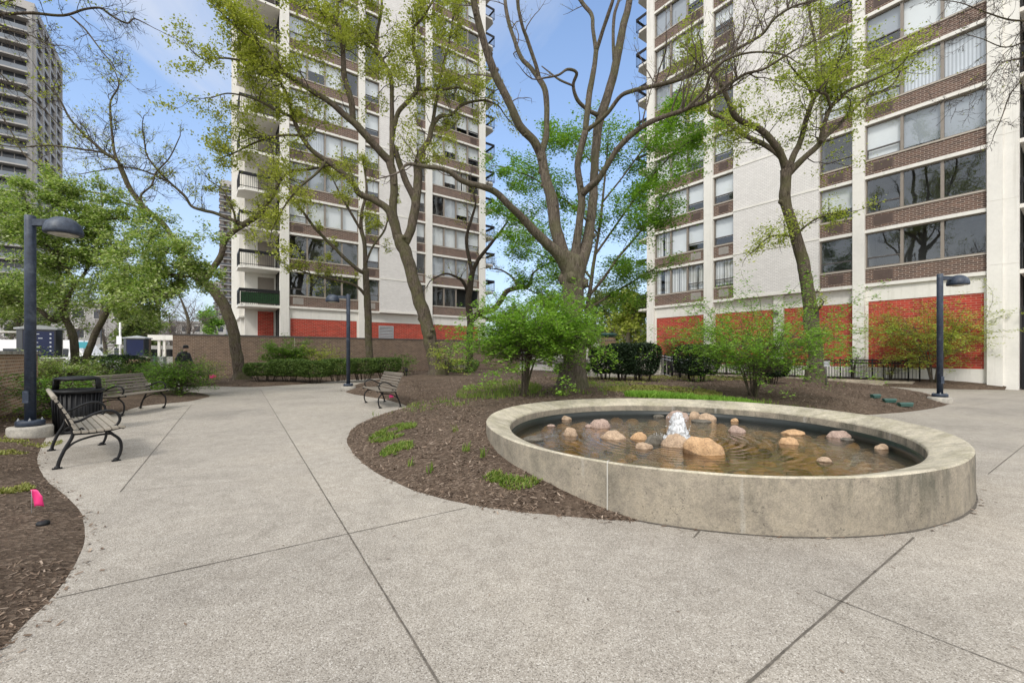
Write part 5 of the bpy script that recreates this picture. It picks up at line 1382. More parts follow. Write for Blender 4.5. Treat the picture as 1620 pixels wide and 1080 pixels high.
for l, d, f in ((l1, 1.4, 0.35), (l2a, 1.3, 0.3), (l2c, 1.8, .3), (l2d, 1.8, .3), (l3b, 1.6, .3), (l3c, 1.6, .3), (l6a, 1.3, 0.5), (l6b, 1.6, 0.4), (l6, 0.7, 0.7)): t.dress(l, d, (0.5, 1.4), 1, 4, f, 0.5)
t.up = 0.16
for l in (l4, l5, l5b): t.dress(l, 9.0, (0.6, 1.8), 2, 4, 0.36, 0.9, rmax=0.02)
for l, n_ in ((tk, 5), (l2, 4), (l6, 5), (l3, 2), (l2a, 4), (l5, 3), (l4, 2), (l1, 3)): t.knots(l, n_, len(l[0]) + n_)
t.done('leaf_olive', 2, 0.03, 0.035, 0.2)

# --- right tree
Yt = 15.1
bz = Vector(P(1291, 608, Yt)); bz.z = hb(bz.x, bz.y) - 0.05
t = Tree(bz, 'tall curved tree with lime green leaves in front of the right tower', None, 'bark', 'twig_dark')
tk = t.limb([(1291, 615, 36), (1291, 590, 31), (1290, 560, 29), (1287, 530, 28), (1284, 505, 31), (1281, 475, 26), (1275, 440, 25), (1267, 400, 24), (1257, 367, 22), (1247, 335, 20), (1241, 310, 22), (1243, 290, 21), (1243, 268, 22)], Yt, Yt, 14)
flare(t, Vector((0, 0, 0.02)), 0.32, 0.5, 1.3, 5)
r1 = t.limb([(1243, 270, 16), (1237, 249, 15), (1225, 228, 14), (1201, 204, 13), (1178, 194, 12), (1163, 184, 11), (1151, 157, 9), (1142, 136, 8), (1127, 121, 6), (1115, 110, 5), (1098, 92, 3)], Yt, Yt - 1.6)
r2 = t.limb([(1240, 255, 11), (1226, 240, 10), (1207, 228, 10), (1181, 216, 9), (1160, 201, 8), (1142, 186, 8), (1124, 179, 7), (1122, 163, 4), (1110, 140, 2)], Yt, Yt + 1.5)
r3 = t.limb([(1246, 268, 15), (1254, 250, 14), (1267, 222, 12), (1275, 190, 11), (1287, 157, 10), (1295, 140, 9), (1292, 110, 7), (1290, 70, 6), (1282, 30, 5), (1275, -20, 4)], Yt, Yt + 0.9)
r4 = t.limb([(1248, 275, 14), (1260, 262, 14), (1274, 248, 13), (1297, 227, 12), (1303, 199, 10), (1314, 170, 9), (1327, 158, 8), (1341, 144, 7), (1378, 128, 6), (1400, 118, 3)], Yt, Yt - 1.3)
r5 = t.limb([(1298, 225, 9), (1312, 212, 8), (1327, 198, 7), (1347, 177, 7), (1372, 153, 6), (1402, 141, 5), (1419, 125, 5), (1422, 104, 4), (1408, 95, 2)], Yt - 0.6, Yt + 1.2)
r6 = t.limb([(1287, 158, 7), (1278, 135, 6), (1264, 121, 4), (1248, 100, 3)], Yt + 0.5, Yt - 0.6)
r7 = t.limb([(1314, 171, 6), (1308, 150, 6), (1296, 143, 5), (1320, 110, 4), (1335, 60, 3), (1345, 10, 2)], Yt - 0.8, Yt - 1.8)
t.up = 0.03; t.wig = 0.26
for l in (r1, r2, r3, r4, r5, r6, r7): t.dress(l, 4.0, (0.7, 1.9), 2, 4, 0.22, 0.15, rmax=0.02)
e1_ = t.limb([(1280, 500, 8), (1292, 492, 5), (1302, 480, 3)], Yt, Yt - 0.6); t.dress(e1_, 8, (0.3, 0.6), 1, 3, 0.3, 0.5)
e2_ = t.limb([(1262, 378, 6), (1242, 372, 4), (1215, 376, 3), (1195, 395, 2)], Yt, Yt - 1.2); t.dress(e2_, 5, (0.4, 0.9), 2, 3, 0.2, 0.1)
e3_ = t.limb([(1258, 372, 6), (1285, 350, 4), (1315, 338, 3), (1345, 335, 2)], Yt, Yt - 1.0); t.dress(e3_, 5, (0.4, 0.9), 2, 3, 0.2, 0.2)
for l, n_ in ((tk, 4), (r1, 3), (r3, 2), (r4, 2)): t.knots(l, n_, 5 + n_)
t.done('leaf_lime', 4, 0.13, 0.075, 0.6, 60000)

# --- leaning tree in the middle left
Y3 = 20.6
bz = Vector(P(693, 600, Y3)); bz.z = hb(bz.x, bz.y) - 0.05
t = Tree(bz, 'tall leaning tree with olive young leaves left of centre, trunk rising behind the middle bench', None, 'bark', 'twig_dark')
tk = t.limb([(694, 604, 28), (690, 585, 26), (684, 555, 25), (678, 525, 25), (670, 495, 24), (660, 465, 24), (652, 435, 23), (645, 410, 23), (637, 390, 25), (634, 375, 25)], Y3, Y3, 12)
flare(t, Vector((0, 0, 0.02)), 0.39, 0.6, 1.45, 5)
t1 = t.limb([(632, 380, 18), (626, 355, 16), (622, 335, 15), (623, 300, 15), (622, 275, 15), (615, 252, 16)], Y3, Y3 - 0.2, 10)
t1a = t.limb([(616, 256, 15), (602, 240, 14), (586, 223, 14), (568, 202, 14), (543, 180, 12), (522, 162, 11), (488, 141, 10), (458, 122, 8), (421, 104, 6), (391, 98, 5), (355, 92, 4), (325, 95, 3)], Y3 - 0.2, Y3 - 3.0)
t1b = t.limb([(558, 190, 13), (556, 162, 12), (546, 128, 11), (543, 92, 10), (540, 61, 10), (532, 33, 9), (511, 20, 8), (480, 12, 6), (440, -15, 4)], Y3 - 1.0, Y3 - 2.2)
t1c = t.limb([(533, 35, 7), (534, 9, 6), (536, -30, 5), (525, -90, 3)], Y3 - 1.6, Y3 - 1.0)
t1d = t.limb([(458, 122, 6), (430, 85, 5), (395, 60, 4), (360, 30, 3), (330, 0, 2)], Y3 - 2.3, Y3 - 3.3)
t2 = t.limb([(620, 258, 10), (620, 230, 10), (620, 196, 9), (620, 147, 8), (617, 119, 8), (604, 95, 8), (595, 76, 7), (597, 50, 6), (604, 10, 5), (600, -50, 3)], Y3, Y3 + 1.4)
t2a = t.limb([(602, 93, 6), (590, 78, 5), (574, 67, 5), (556, 58, 4), (535, 52, 3)], Y3 + 0.8, Y3 + 1.8)
t2b = t.limb([(621, 215, 9), (629, 180, 9), (644, 162, 9), (660, 141, 8), (661, 104, 8), (654, 70, 7), (656, 43, 6), (667, 30, 5), (690, -10, 4), (700, -60, 3)], Y3 + 0.4, Y3 - 0.6)
t2c = t.limb([(660, 141, 6), (678, 141, 6), (696, 142, 5), (727, 139, 4), (752, 150, 2)], Y3, Y3 + 1.2)
t3 = t.limb([(640, 385, 18), (650, 362, 17), (657, 330, 17), (660, 300, 16), (661, 275, 16), (660, 255, 13), (668, 238, 11), (679, 220, 10), (684, 199, 9), (697, 184, 7), (714, 182, 5), (733, 165, 5), (766, 159, 4), (788, 167, 3)], Y3, Y3 + 1.6, 10)
t3a = t.limb([(657, 318, 13), (650, 302, 13), (641, 284, 12), (630, 252, 11), (624, 232, 10)], Y3 + 0.4, Y3 + 0.2)
t3b = t.limb([(684, 200, 7), (690, 160, 6), (700, 110, 5), (712, 60, 4), (720, 0, 3)], Y3 + 1.0, Y3 + 2.2)
t4 = t.limb([(630, 378, 17), (622, 352, 15), (613, 331, 14), (593, 317, 13), (568, 306, 12), (559, 290, 11), (540, 272, 10), (516, 254, 10), (494, 238, 9), (476, 214, 9), (464, 186, 8), (455, 153, 7), (442, 128, 6), (425, 100, 5), (405, 60, 4), (380, 30, 3)], Y3, Y3 - 2.0)
t4b = t.limb([(464, 186, 6), (436, 174, 6), (415, 162, 5), (391, 153, 4), (360, 148, 3), (335, 155, 2)], Y3 - 1.5, Y3 - 2.6)
t4c = t.limb([(476, 214, 5), (440, 215, 5), (405, 225, 4), (375, 240, 3), (350, 250, 2)], Y3 - 1.4, Y3 - 0.3)
t4d = t.limb([(516, 254, 6), (500, 275, 5), (470, 300, 4), (445, 335, 3), (430, 365, 2)], Y3 - 1.2, Y3 - 2.0)
t.up = 0.02; t.wig = 0.26
for l, dn in ((t1a, 3.4), (t1b, 3.2), (t1c, 3.2), (t1d, 3.4), (t2, 2.6), (t2a, 3), (t2b, 3.0), (t2c, 3.0), (t3, 2.2), (t3b, 3.0), (t4, 2.6), (t4b, 3.6), (t4c, 3.6), (t4d, 3)): t.dress(l, dn, (0.8, 2.4), 2, 4, 0.3, 0.1, rmax=0.024)
for l, n_ in ((tk, 4), (t1, 3), (t3, 3), (t4, 3)): t.knots(l, n_, 9 + n_)
t.done('leaf_olive', 6, 0.16, 0.10, 0.4, 90000)

# --- slim tree in front of the left tower
Y4 = 26.0
bz = Vector(P(585, 590, Y4)); bz.z = hw(bz.x, bz.y) - 0.05
t = Tree(bz, 'slim sparse tree behind the long clipped hedge in front of the left tower', None, 'bark', 'twig_dark')
t.limb([(586, 600, 16), (585, 567, 14), (583, 530, 14), (582, 500, 14), (580, 460, 13), (578, 425, 12)], Y4, Y4, 10)
a1 = t.limb([(578, 428, 9), (577, 387, 8), (571, 360, 8), (573, 333, 6), (580, 300, 5), (575, 260, 3)], Y4, Y4 + 0.8)
a2 = t.limb([(577, 432, 8), (567, 427, 7), (547, 410, 7), (520, 383, 6), (500, 363, 6), (483, 340, 5), (463, 310, 4), (450, 285, 2)], Y4, Y4 - 1.6)
a3 = t.limb([(570, 362, 5), (557, 340, 5), (540, 310, 4), (525, 280, 2)], Y4 + 0.2, Y4 - 0.6)
a4 = t.limb([(579, 415, 5), (590, 390, 4), (607, 367, 4), (613, 350, 3), (625, 320, 2)], Y4, Y4 + 1.0)
a5 = t.limb([(579, 468, 7), (563, 452, 5), (533, 443, 5), (503, 437, 4), (475, 428, 3), (455, 420, 2)], Y4, Y4 - 2.0)
t.up = 0.05
for l in (a1, a2, a3, a4): t.dress(l, 2.2, (0.6, 1.6), 2, 4, 0.3, 0.2)
t.leaf_p = 0.3; t.dress(a5, 5, (0.6, 1.5), 2, 5, 0.2, 0.3)
t.done('leaf_olive', 4, 0.10, 0.10, 0.4, 12000)

# --- leaning tree at the left end of the brick wall
Y5 = 21.8
bz = Vector(P(383, 598, Y5)); bz.z = hw(bz.x, bz.y) - 0.05
t = Tree(bz, 'leaning bare-topped tree at the left end of the long brick wall', None, 'bark', 'twig_dark')
k1 = t.limb([(385, 606, 27), (379, 585, 24), (374, 555, 22), (369, 525, 22), (361, 497, 22), (350, 475, 22), (335, 456, 20), (313, 441, 16), (296, 415, 14), (280, 388, 12), (263, 360, 11), (248, 345, 11), (233, 333, 12), (215, 313, 11), (203, 293, 11), (193, 270, 11), (190, 258, 11)], Y5, Y5 - 1.8, 12)
flare(t, Vector((0, 0, 0.02)), 0.36, 0.6, 1.5, 5)
k2 = t.limb([(191, 262, 8), (180, 250, 8), (167, 243, 8), (150, 228, 7), (133, 213, 6), (110, 187, 5), (96, 160, 4), (80, 140, 3)], Y5 - 1.8, Y5 - 3.0)
k3 = t.limb([(190, 260, 6), (182, 245, 6), (178, 217, 5), (175, 187, 5), (175, 160, 4), (188, 135, 3), (180, 110, 2)], Y5 - 1.8, Y5 - 1.4)
k4 = t.limb([(188, 258, 6), (177, 247, 5), (155, 240, 5), (133, 237, 5), (77, 230, 4), (27, 233, 3), (-20, 225, 3)], Y5 - 1.8, Y5 - 0.4)
k5 = t.limb([(322, 446, 14), (336, 425, 13), (350, 404, 12), (355, 382, 12), (371, 365, 12), (386, 355, 12), (407, 341, 11), (421, 324, 10), (432, 308, 8), (444, 284, 7), (461, 271, 6), (488, 268, 5), (520, 262, 3)], Y5, Y5 + 1.0, 10)
k6 = t.limb([(385, 356, 9), (370, 349, 8), (340, 337, 7), (322, 333, 7), (303, 326, 6), (292, 310, 6), (270, 290, 5), (253, 273, 5), (233, 247, 4), (228, 220, 3), (225, 195, 2)], Y5 + 0.4, Y5 - 1.2)
k7 = t.limb([(240, 338, 6), (213, 326, 6), (187, 318, 5), (165, 308, 5), (140, 303, 5), (97, 293, 4), (68, 277, 4), (63, 263, 4), (37, 243, 3), (17, 207, 3), (0, 180, 2)], Y5 - 1.6, Y5 - 2.6)
k8 = t.limb([(238, 338, 5), (222, 312, 5), (240, 293, 4), (247, 273, 4), (268, 250, 3), (285, 215, 2)], Y5 - 1.6, Y5 - 0.6)
k9 = t.limb([(270, 290, 4), (240, 275, 4), (205, 265, 4), (170, 268, 3), (130, 275, 2)], Y5 - 0.8, Y5 + 0.3)
k10 = t.limb([(372, 364, 6), (372, 345, 5), (366, 325, 4), (352, 300, 3), (330, 285, 2)], Y5 + 0.3, Y5 - 0.5)
t.up = 0.10; t.wig = 0.24; t.leaf_p = 0.07
for l in (k2, k3, k4, k6, k7, k8, k9): t.dress(l, 4.2, (0.7, 2.0), 2, 5, 0.15, 0.6, rmax=0.018)
t.leaf_p = 0.9; t.up = 0.0
for l in (k5, k10): t.dress(l, 3.0, (0.6, 1.6), 2, 4, 0.35, 0.0)
t.done('leaf_olive', 4, 0.09, 0.09, 0.4, 16000)

# --- two-stemmed leafy tree at the left
Y6 = 15.0
bz = Vector(P(127, 600, Y6)); bz.z = 0.05
t = Tree(bz, 'spreading two-stemmed tree full of green leaves at the left behind the litter bin', None, 'bark', 'twig_dark')
g1 = t.limb([(126, 615, 20), (120, 577, 18), (117, 537, 17), (109, 515, 15), (101, 498, 14), (99, 485, 12)], Y6, Y6 - 0.1, 10)
g2 = t.limb([(130, 615, 18), (134, 577, 16), (147, 537, 15), (160, 510, 14), (177, 480, 12), (190, 466, 11), (203, 457, 9), (233, 447, 8), (267, 435, 7), (300, 437, 5), (325, 432, 3)], Y6, Y6 - 1.0, 10)
G_ = [t.limb(q, y0, y1) for q, y0, y1 in (
    ([(99, 490, 10), (108, 470, 9), (117, 453, 9), (113, 437, 8), (100, 420, 7), (87, 407, 7), (72, 385, 6), (60, 367, 5), (45, 330, 3), (35, 300, 2)], Y6, Y6 - 0.8),
    ([(101, 500, 9), (90, 508, 9), (77, 503, 9), (57, 487, 7), (35, 478, 5), (5, 472, 4), (-30, 460, 3)], Y6, Y6 - 1.6),
    ([(99, 488, 8), (90, 480, 7), (75, 472, 6), (60, 467, 6), (40, 458, 5), (20, 450, 5), (0, 443, 4), (-30, 430, 3)], Y6, Y6 + 1.2),
    ([(203, 457, 7), (200, 445, 6), (190, 420, 5), (178, 390, 4), (165, 350, 3), (160, 310, 2)], Y6 - 0.4, Y6 + 0.8),
    ([(117, 453, 6), (135, 430, 6), (150, 400, 5), (160, 365, 4), (150, 330, 3)], Y6, Y6 + 1.6),
    ([(90, 408, 5), (95, 380, 4), (105, 345, 4), (95, 310, 3), (80, 280, 2)], Y6 - 0.5, Y6 + 0.4),
    ([(233, 447, 5), (245, 420, 4), (265, 395, 3), (285, 378, 2)], Y6 - 0.5, Y6 - 1.5),
    ([(177, 480, 6), (200, 480, 5), (230, 470, 4), (260, 468, 3)], Y6 - 0.3, Y6 - 1.8),
    ([(60, 370, 4), (30, 355, 4), (0, 330, 3), (-25, 300, 2)], Y6 - 0.7, Y6 + 0.2),
    ([(160, 350, 3), (195, 345, 3), (225, 360, 2), (250, 380, 2)], Y6 + 0.8, Y6 + 1.6))]
t.up = 0.0; t.wig = 0.28
for l in G_: t.dress(l, 6.5, (0.5, 1.5), 2, 5, 0.12, 0.25, rmax=0.016)
t.dress(g2, 6, (0.4, 1.3), 2, 5, 0.45, 0.4, rmax=0.016)
t.done('leaf_pale', 6, 0.10, 0.08, 0.6, 115000)

# --- gnarled dark tree before the left tower's right end
Y7 = 26.5
bz = Vector(P(743, 590, Y7)); bz.z = 0.15
t = Tree(bz, 'gnarled dark bare tree near the right end of the left tower', None, 'bark_dark', 'twig_dark')
t.limb([(743, 598, 15), (743, 570, 13), (743, 533, 12), (744, 507, 13), (741, 480, 12), (743, 457, 12), (748, 427, 10)], Y7, Y7, 10)
H_ = [t.limb(q, y0, y1) for q, y0, y1 in (
    ([(745, 508, 11), (760, 494, 11), (780, 489, 10), (791, 477, 10), (803, 460, 9), (820, 455, 8), (837, 452, 7), (843, 433, 4), (857, 422, 3), (870, 415, 2)], Y7, Y7 - 1.2),
    ([(747, 430, 8), (743, 413, 7), (738, 377, 6), (747, 343, 5), (752, 320, 3), (745, 290, 2)], Y7, Y7 + 0.8),
    ([(749, 428, 8), (756, 412, 7), (773, 390, 6), (785, 375, 5), (795, 362, 4), (806, 345, 2)], Y7, Y7 - 0.8),
    ([(740, 463, 6), (733, 446, 6), (722, 438, 5), (708, 433, 4), (695, 436, 3), (680, 445, 2)], Y7, Y7 - 1.4),
    ([(757, 498, 5), (775, 505, 4), (790, 500, 4), (805, 496, 2)], Y7, Y7 + 0.6),
    ([(820, 455, 5), (812, 440, 4), (795, 428, 3), (780, 425, 2)], Y7 - 0.8, Y7)) ]
t.up = 0.06; t.leaf_p = 0.15
for l in H_: t.dress(l, 3.6, (0.6, 1.5), 2, 4, 0.25, 0.4, rmax=0.02)
t.done('leaf_olive', 2, 0.06, 0.08, 0.4, 4000)

# --- bright green tree standing behind the large bare tree
Y8 = 19.0
bz = Vector(P(926, 600, Y8)); bz.z = 0.45
t = Tree(bz, 'thin green leafed tree standing behind the large bare trunk', None, 'bark', 'twig')
s1 = t.limb([(922, 620, 9), (924, 560, 8), (928, 500, 8), (936, 440, 7), (942, 400, 6), (950, 350, 5), (955, 300, 4), (960, 250, 3), (962, 215, 2)], Y8, Y8)
S_ = [t.limb(q, y0, y1) for q, y0, y1 in (
    ([(930, 470, 6), (955, 440, 5), (980, 405, 5), (1010, 370, 4), (1040, 330, 3), (1060, 300, 2)], Y8, Y8 - 1.0),
    ([(940, 405, 5), (965, 370, 4), (1000, 320, 4), (1035, 275, 3), (1075, 235, 3), (1110, 215, 2)], Y8, Y8 + 0.8),
    ([(928, 490, 5), (960, 470, 4), (985, 455, 4), (1010, 440, 3), (1035, 425, 2)], Y8, Y8 + 1.4),
    ([(935, 440, 5), (900, 400, 4), (860, 375, 4), (820, 350, 3), (785, 335, 2)], Y8, Y8 + 1.2),
    ([(946, 370, 4), (910, 330, 4), (870, 300, 3), (840, 280, 3), (800, 265, 2)], Y8, Y8 + 1.6),
    ([(953, 320, 4), (985, 280, 3), (1015, 240, 3), (1060, 190, 2), (1085, 170, 2)], Y8, Y8 - 0.6),
    ([(957, 280, 3), (930, 250, 3), (905, 225, 2), (880, 210, 2)], Y8, Y8 + 0.8),
    ([(926, 520, 5), (890, 490, 4), (860, 470, 3), (830, 455, 2)], Y8, Y8 + 0.9),
    ([(933, 455, 4), (905, 430, 4), (870, 410, 3), (835, 395, 2), (810, 380, 2)], Y8, Y8 - 0.7))]
t.up = -0.01; t.wig = 0.22
for l in S_: t.dress(l, 4.6, (0.6, 2.0), 2, 4, 0.15, 0.0, rmax=0.012)
t.dress(s1, 1.6, (0.4, 1.2), 1, 4, 0.55, 0)
t.done('leaf_bright', 7, 0.17, 0.10, 1.2, 70000)

# --- overhanging trees whose trunks stand outside the frame
t = Tree((-12.6, 7.0, 0.05), 'bare tree outside the left edge whose branch reaches over the top left corner', None, 'bark', 'twig_dark')
Yo = 8.5
t.free_limb([(0, 0, 0, 0.22), (0.1, 0.3, 1.8, 0.18), (0.3, 0.8, 3.6, 0.15), (0.9, 1.3, 5.4, 0.12), (1.6, 1.5, 6.9, 0.09)], 10)
sP = P(-255, 25, Yo)
o1 = t.limb([(-255, 15, 13), (-180, 35, 10), (-100, 30, 8), (0, 23, 7), (50, 21, 7), (100, 25, 6), (133, 15, 5), (160, 13, 5), (173, 23, 4), (200, 37, 4), (213, 30, 3), (235, 40, 2)], Yo, Yo + 0.6)
o2 = t.limb([(113, 27, 4), (128, 40, 4), (140, 53, 4), (163, 84, 3), (175, 97, 3), (184, 112, 2)], Yo + 0.4, Yo - 0.2)
o3 = t.limb([(-60, 27, 5), (0, 45, 4), (45, 55, 3), (75, 70, 3), (100, 72, 2)], Yo, Yo - 0.6)
o4 = t.limb([(-120, 30, 5), (-40, 80, 4), (15, 130, 3), (60, 165, 3), (95, 200, 2)], Yo, Yo + 0.8)
o5 = t.limb([(-60, 25, 4), (20, 0, 3), (90, -20, 3), (150, -15, 2)], Yo, Yo - 0.5)
t.free_limb([(1.6, 1.5, 6.9, 0.09), tuple((P(-255, 15, Yo) - t.base)) + (0.085,)], 8, 3)
t.up = -0.03; t.leaf_p = 0.05; t.step = 0.10
for l in (o1, o2, o3, o4): t.dress(l, 6, (0.3, 0.95), 2, 4, 0.3, -0.1, rmax=0.008)
t.leaf_p = 1.0; t.dress(o5, 9, (0.2, 0.5), 1, 4, 0.2, 0)
t.done('leaf_lime', 2, 0.03, 0.04, 0.4, 5000)
t = Tree((11.8, 7.6, 0.0), 'bare tree outside the right edge whose thin twigs hang into the top right corner', None, 'bark_grey', 'twig_dark')
t.free_limb([(0, 0, -0.1, 0.24), (-0.1, 0.1, 2.0, 0.19), (0.1, 0.0, 4.2, 0.15), (-0.4, 0.1, 6.4, 0.11), (-0.9, 0.0, 8.2, 0.07)], 10)
Yq = 7.6
q0 = t.limb([(1790, -40, 14), (1730, -20, 10), (1680, 10, 7), (1640, 30, 5), (1600, 32, 4), (1560, 20, 3), (1520, 5, 2), (1485, 0, 1.6)], Yq, Yq)
q1 = t.limb([(1690, 5, 7), (1650, 60, 5), (1620, 90, 4), (1585, 100, 3), (1560, 130, 2), (1530, 150, 1.6), (1500, 158, 1.5)], Yq, Yq - 0.4)
q2 = t.limb([(1700, 0, 6), (1660, 20, 5), (1625, 62, 4), (1590, 75, 3), (1555, 62, 2), (1530, 55, 1.5)], Yq, Yq + 0.5)
q3 = t.limb([(1650, 60, 4), (1620, 120, 3), (1598, 150, 3), (1585, 185, 2), (1572, 215, 1.5)], Yq - 0.2, Yq)
q4 = t.limb([(1720, -15, 6), (1650, -20, 4), (1590, -25, 3), (1540, -10, 2)], Yq, Yq - 0.6)
t.up = -0.06; t.leaf_p = 0.03; t.step = 0.08; t.wig = 0.25
for l in (q0, q1, q2, q3, q4): t.dress(l, 8, (0.25, 0.8), 2, 4, 0.3, -0.4, rmax=0.006)
t.done('leaf_olive', 1, 0.02, 0.03, 0.4, 800)

# ------------------------------------------------------------------ shrubs
def spray_shrub(base, label, w_, h_, mat, n, per, size, stems, seed, name='shrub', group=None, flat=1.6, low=0.25, wood='bark', layer=0.5):
    R = random.Random(seed); t = Tree(base, label, group, wood, 'twig', name, 'shrub')
    tips = []
    for i in range(stems):
        a = R.uniform(0, 6.28); r = R.uniform(0.02, 0.10)
        b0 = (r * math.cos(a), r * math.sin(a), -0.08)
        tip = (w_ * R.uniform(0.12, 0.30) * math.cos(a), w_ * R.uniform(0.12, 0.30) * math.sin(a), h_ * R.uniform(0.6, 0.92))
        mid = ((b0[0] * 0.4 + tip[0] * 0.35), (b0[1] * 0.4 + tip[1] * 0.35), h_ * 0.38)
        tips.append(t.free_limb([(*b0, 0.028), (*mid, 0.02), (*tip, 0.008)], 6, 6))
    for i in range(n):
        l = tips[R.randrange(len(tips))]; f = R.uniform(low, 1.0); p = l[0][min(len(l[0]) - 1, int(f * (len(l[0]) - 1)))]
        a = R.uniform(0, 6.28); prof = math.sin(math.pi * min(1, 0.18 + 0.80 * (p.z / h_))) ** 0.7
        rr_ = w_ * 0.72 * prof * R.uniform(0.40, 1.05)
        d = Vector((math.cos(a), math.sin(a), R.uniform(-0.12, 0.22))); ln = max(0.15, rr_ - math.hypot(p.x, p.y) * 0.3)
        q = p; pts = [p]; m_ = max(4, int(ln / 0.10))
        for j in range(m_):
            d = (d + Vector((R.gauss(0, .16), R.gauss(0, .16), R.gauss(0, .10) + (0.05 if j < m_ / 2 else -0.06)))).normalized(); q = q + d * ln / m_; pts.append(q)
            if j > m_ * 0.25:
                for _ in range(2):
                    e = Vector((R.gauss(0, 1), R.gauss(0, 1), R.gauss(0, 0.25))).normalized() * R.uniform(0.04, 0.22); t.leaf.append(tuple(q + e))
        t.t.tube(pts, [0.008 * (1 - 0.7 * j / m_) for j in range(m_ + 1)], 4, cap=False)
    t.done(mat, per, 0.045, size, flat, 60000)
    return t.root
def on_bed(px, py, z=0.45):
    c = G(px, py, z); c.z = hb(c.x, c.y); return c
spray_shrub(on_bed(826, 625), 'broad bright green layered shrub before the large bare trunk', 3.4, 2.1, 'leaf_bright', 360, 6, 0.062, 6, 21, low=0.55)
spray_shrub(on_bed(1190, 621), 'airy green layered shrub left of the curved right tree', 4.2, 1.95, 'leaf_bright', 200, 5, 0.055, 9, 22, low=0.4)
c = RTP(1.7, 0.75); spray_shrub(Vector((c.x, c.y, 0.28)), 'tall fan shaped shrub with green leaves against red brick at the right', 4.6, 3.3, 'leaf_lime', 170, 4, 0.07, 9, 23, wood='bark_grey')
c = RTP(14.6, 0.55); spray_shrub(Vector((c.x, c.y, 0.28)), 'small upright shrub before the leftmost red brick panel of right tower', 2.6, 2.7, 'leaf_green', 55, 4, 0.08, 5, 24)
c = RTP(12.6, 0.6); spray_shrub(Vector((c.x, c.y, 0.28)), 'yellowish low shrub by the second white column of right tower', 2.2, 1.8, 'leaf_lime', 60, 4, 0.07, 6, 25)
c = RTP(4.6, 0.6); spray_shrub(Vector((c.x, c.y, 0.28)), 'nearly bare twiggy shrub behind railing at right tower', 1.5, 1.6, 'leaf_olive', 26, 1, 0.06, 5, 26, wood='bark_grey')
c = RTP(3.2, 0.55); spray_shrub(Vector((c.x, c.y, 0.28)), 'thin low shrub with few leaves beside the end of the railing', 1.8, 1.2, 'leaf_lime', 30, 2, 0.06, 5, 27)
def on_wall(px, py): c = G(px, py, 0.15); c.z = hw(c.x, c.y); return c
c = P(452, 590, 24.6); spray_shrub(Vector((c.x, c.y, 0.12)), 'rounded dark green shrub behind the clipped hedge by the brick wall', 2.6, 2.25, 'leaf_green', 200, 5, 0.08, 6, 28)
c = P(512, 590, 25.0); spray_shrub(Vector((c.x, c.y, 0.12)), 'yellow green wispy shrub behind the middle of the clipped hedge', 2.6, 1.9, 'leaf_lime', 80, 3, 0.08, 7, 29)
c = P(640, 590, 27.0); spray_shrub(Vector((c.x, c.y, 0.12)), 'small green shrub by the brick wall right of clipped hedge', 1.6, 1.6, 'leaf_green', 45, 3, 0.09, 5, 30)
c = on_wall(325, 605); spray_shrub(c, 'pale stemmed young shrub before the left end of brick wall', 1.5, 1.25, 'leaf_lime', 40, 3, 0.06, 4, 31, wood='bark_grey')
c = G(706, 596, 0.4); spray_shrub(Vector((c.x, c.y, hb(c.x, c.y))), 'small green shrub at the foot of the leaning middle tree', 1.5, 1.7, 'leaf_lime', 60, 3, 0.08, 5, 32)
for (px, py, w_, h_, mt, n, lab) in (
    (92, 655, 1.5, 1.0, 'leaf_green', 130, 'low dark green shrub between the low wall and litter bin'),
    (95, 625, 2.2, 1.25, 'leaf_pale', 190, 'light green shrub behind the litter bin under the leafy tree'),
    (150, 618, 2.0, 1.15, 'leaf_green', 150, 'green shrub behind the bench at left'),
    (205, 612, 2.3, 1.0, 'leaf_green', 170, 'fine leaved shrub right behind the slatted backrest'),
    (283, 622, 1.9, 1.2, 'leaf_green', 200, 'feathery green shrub at the bed tip below the walking person'),
    (243, 618, 1.3, 1.05, 'leaf_green', 90, 'thin green shrub beside the grey utility box')):
    c = G(px, py, 0.1); spray_shrub(Vector((c.x, c.y, hl(c.x, c.y))), lab, w_, h_, mt, n, 5, 0.055, 7, px, low=0.15)

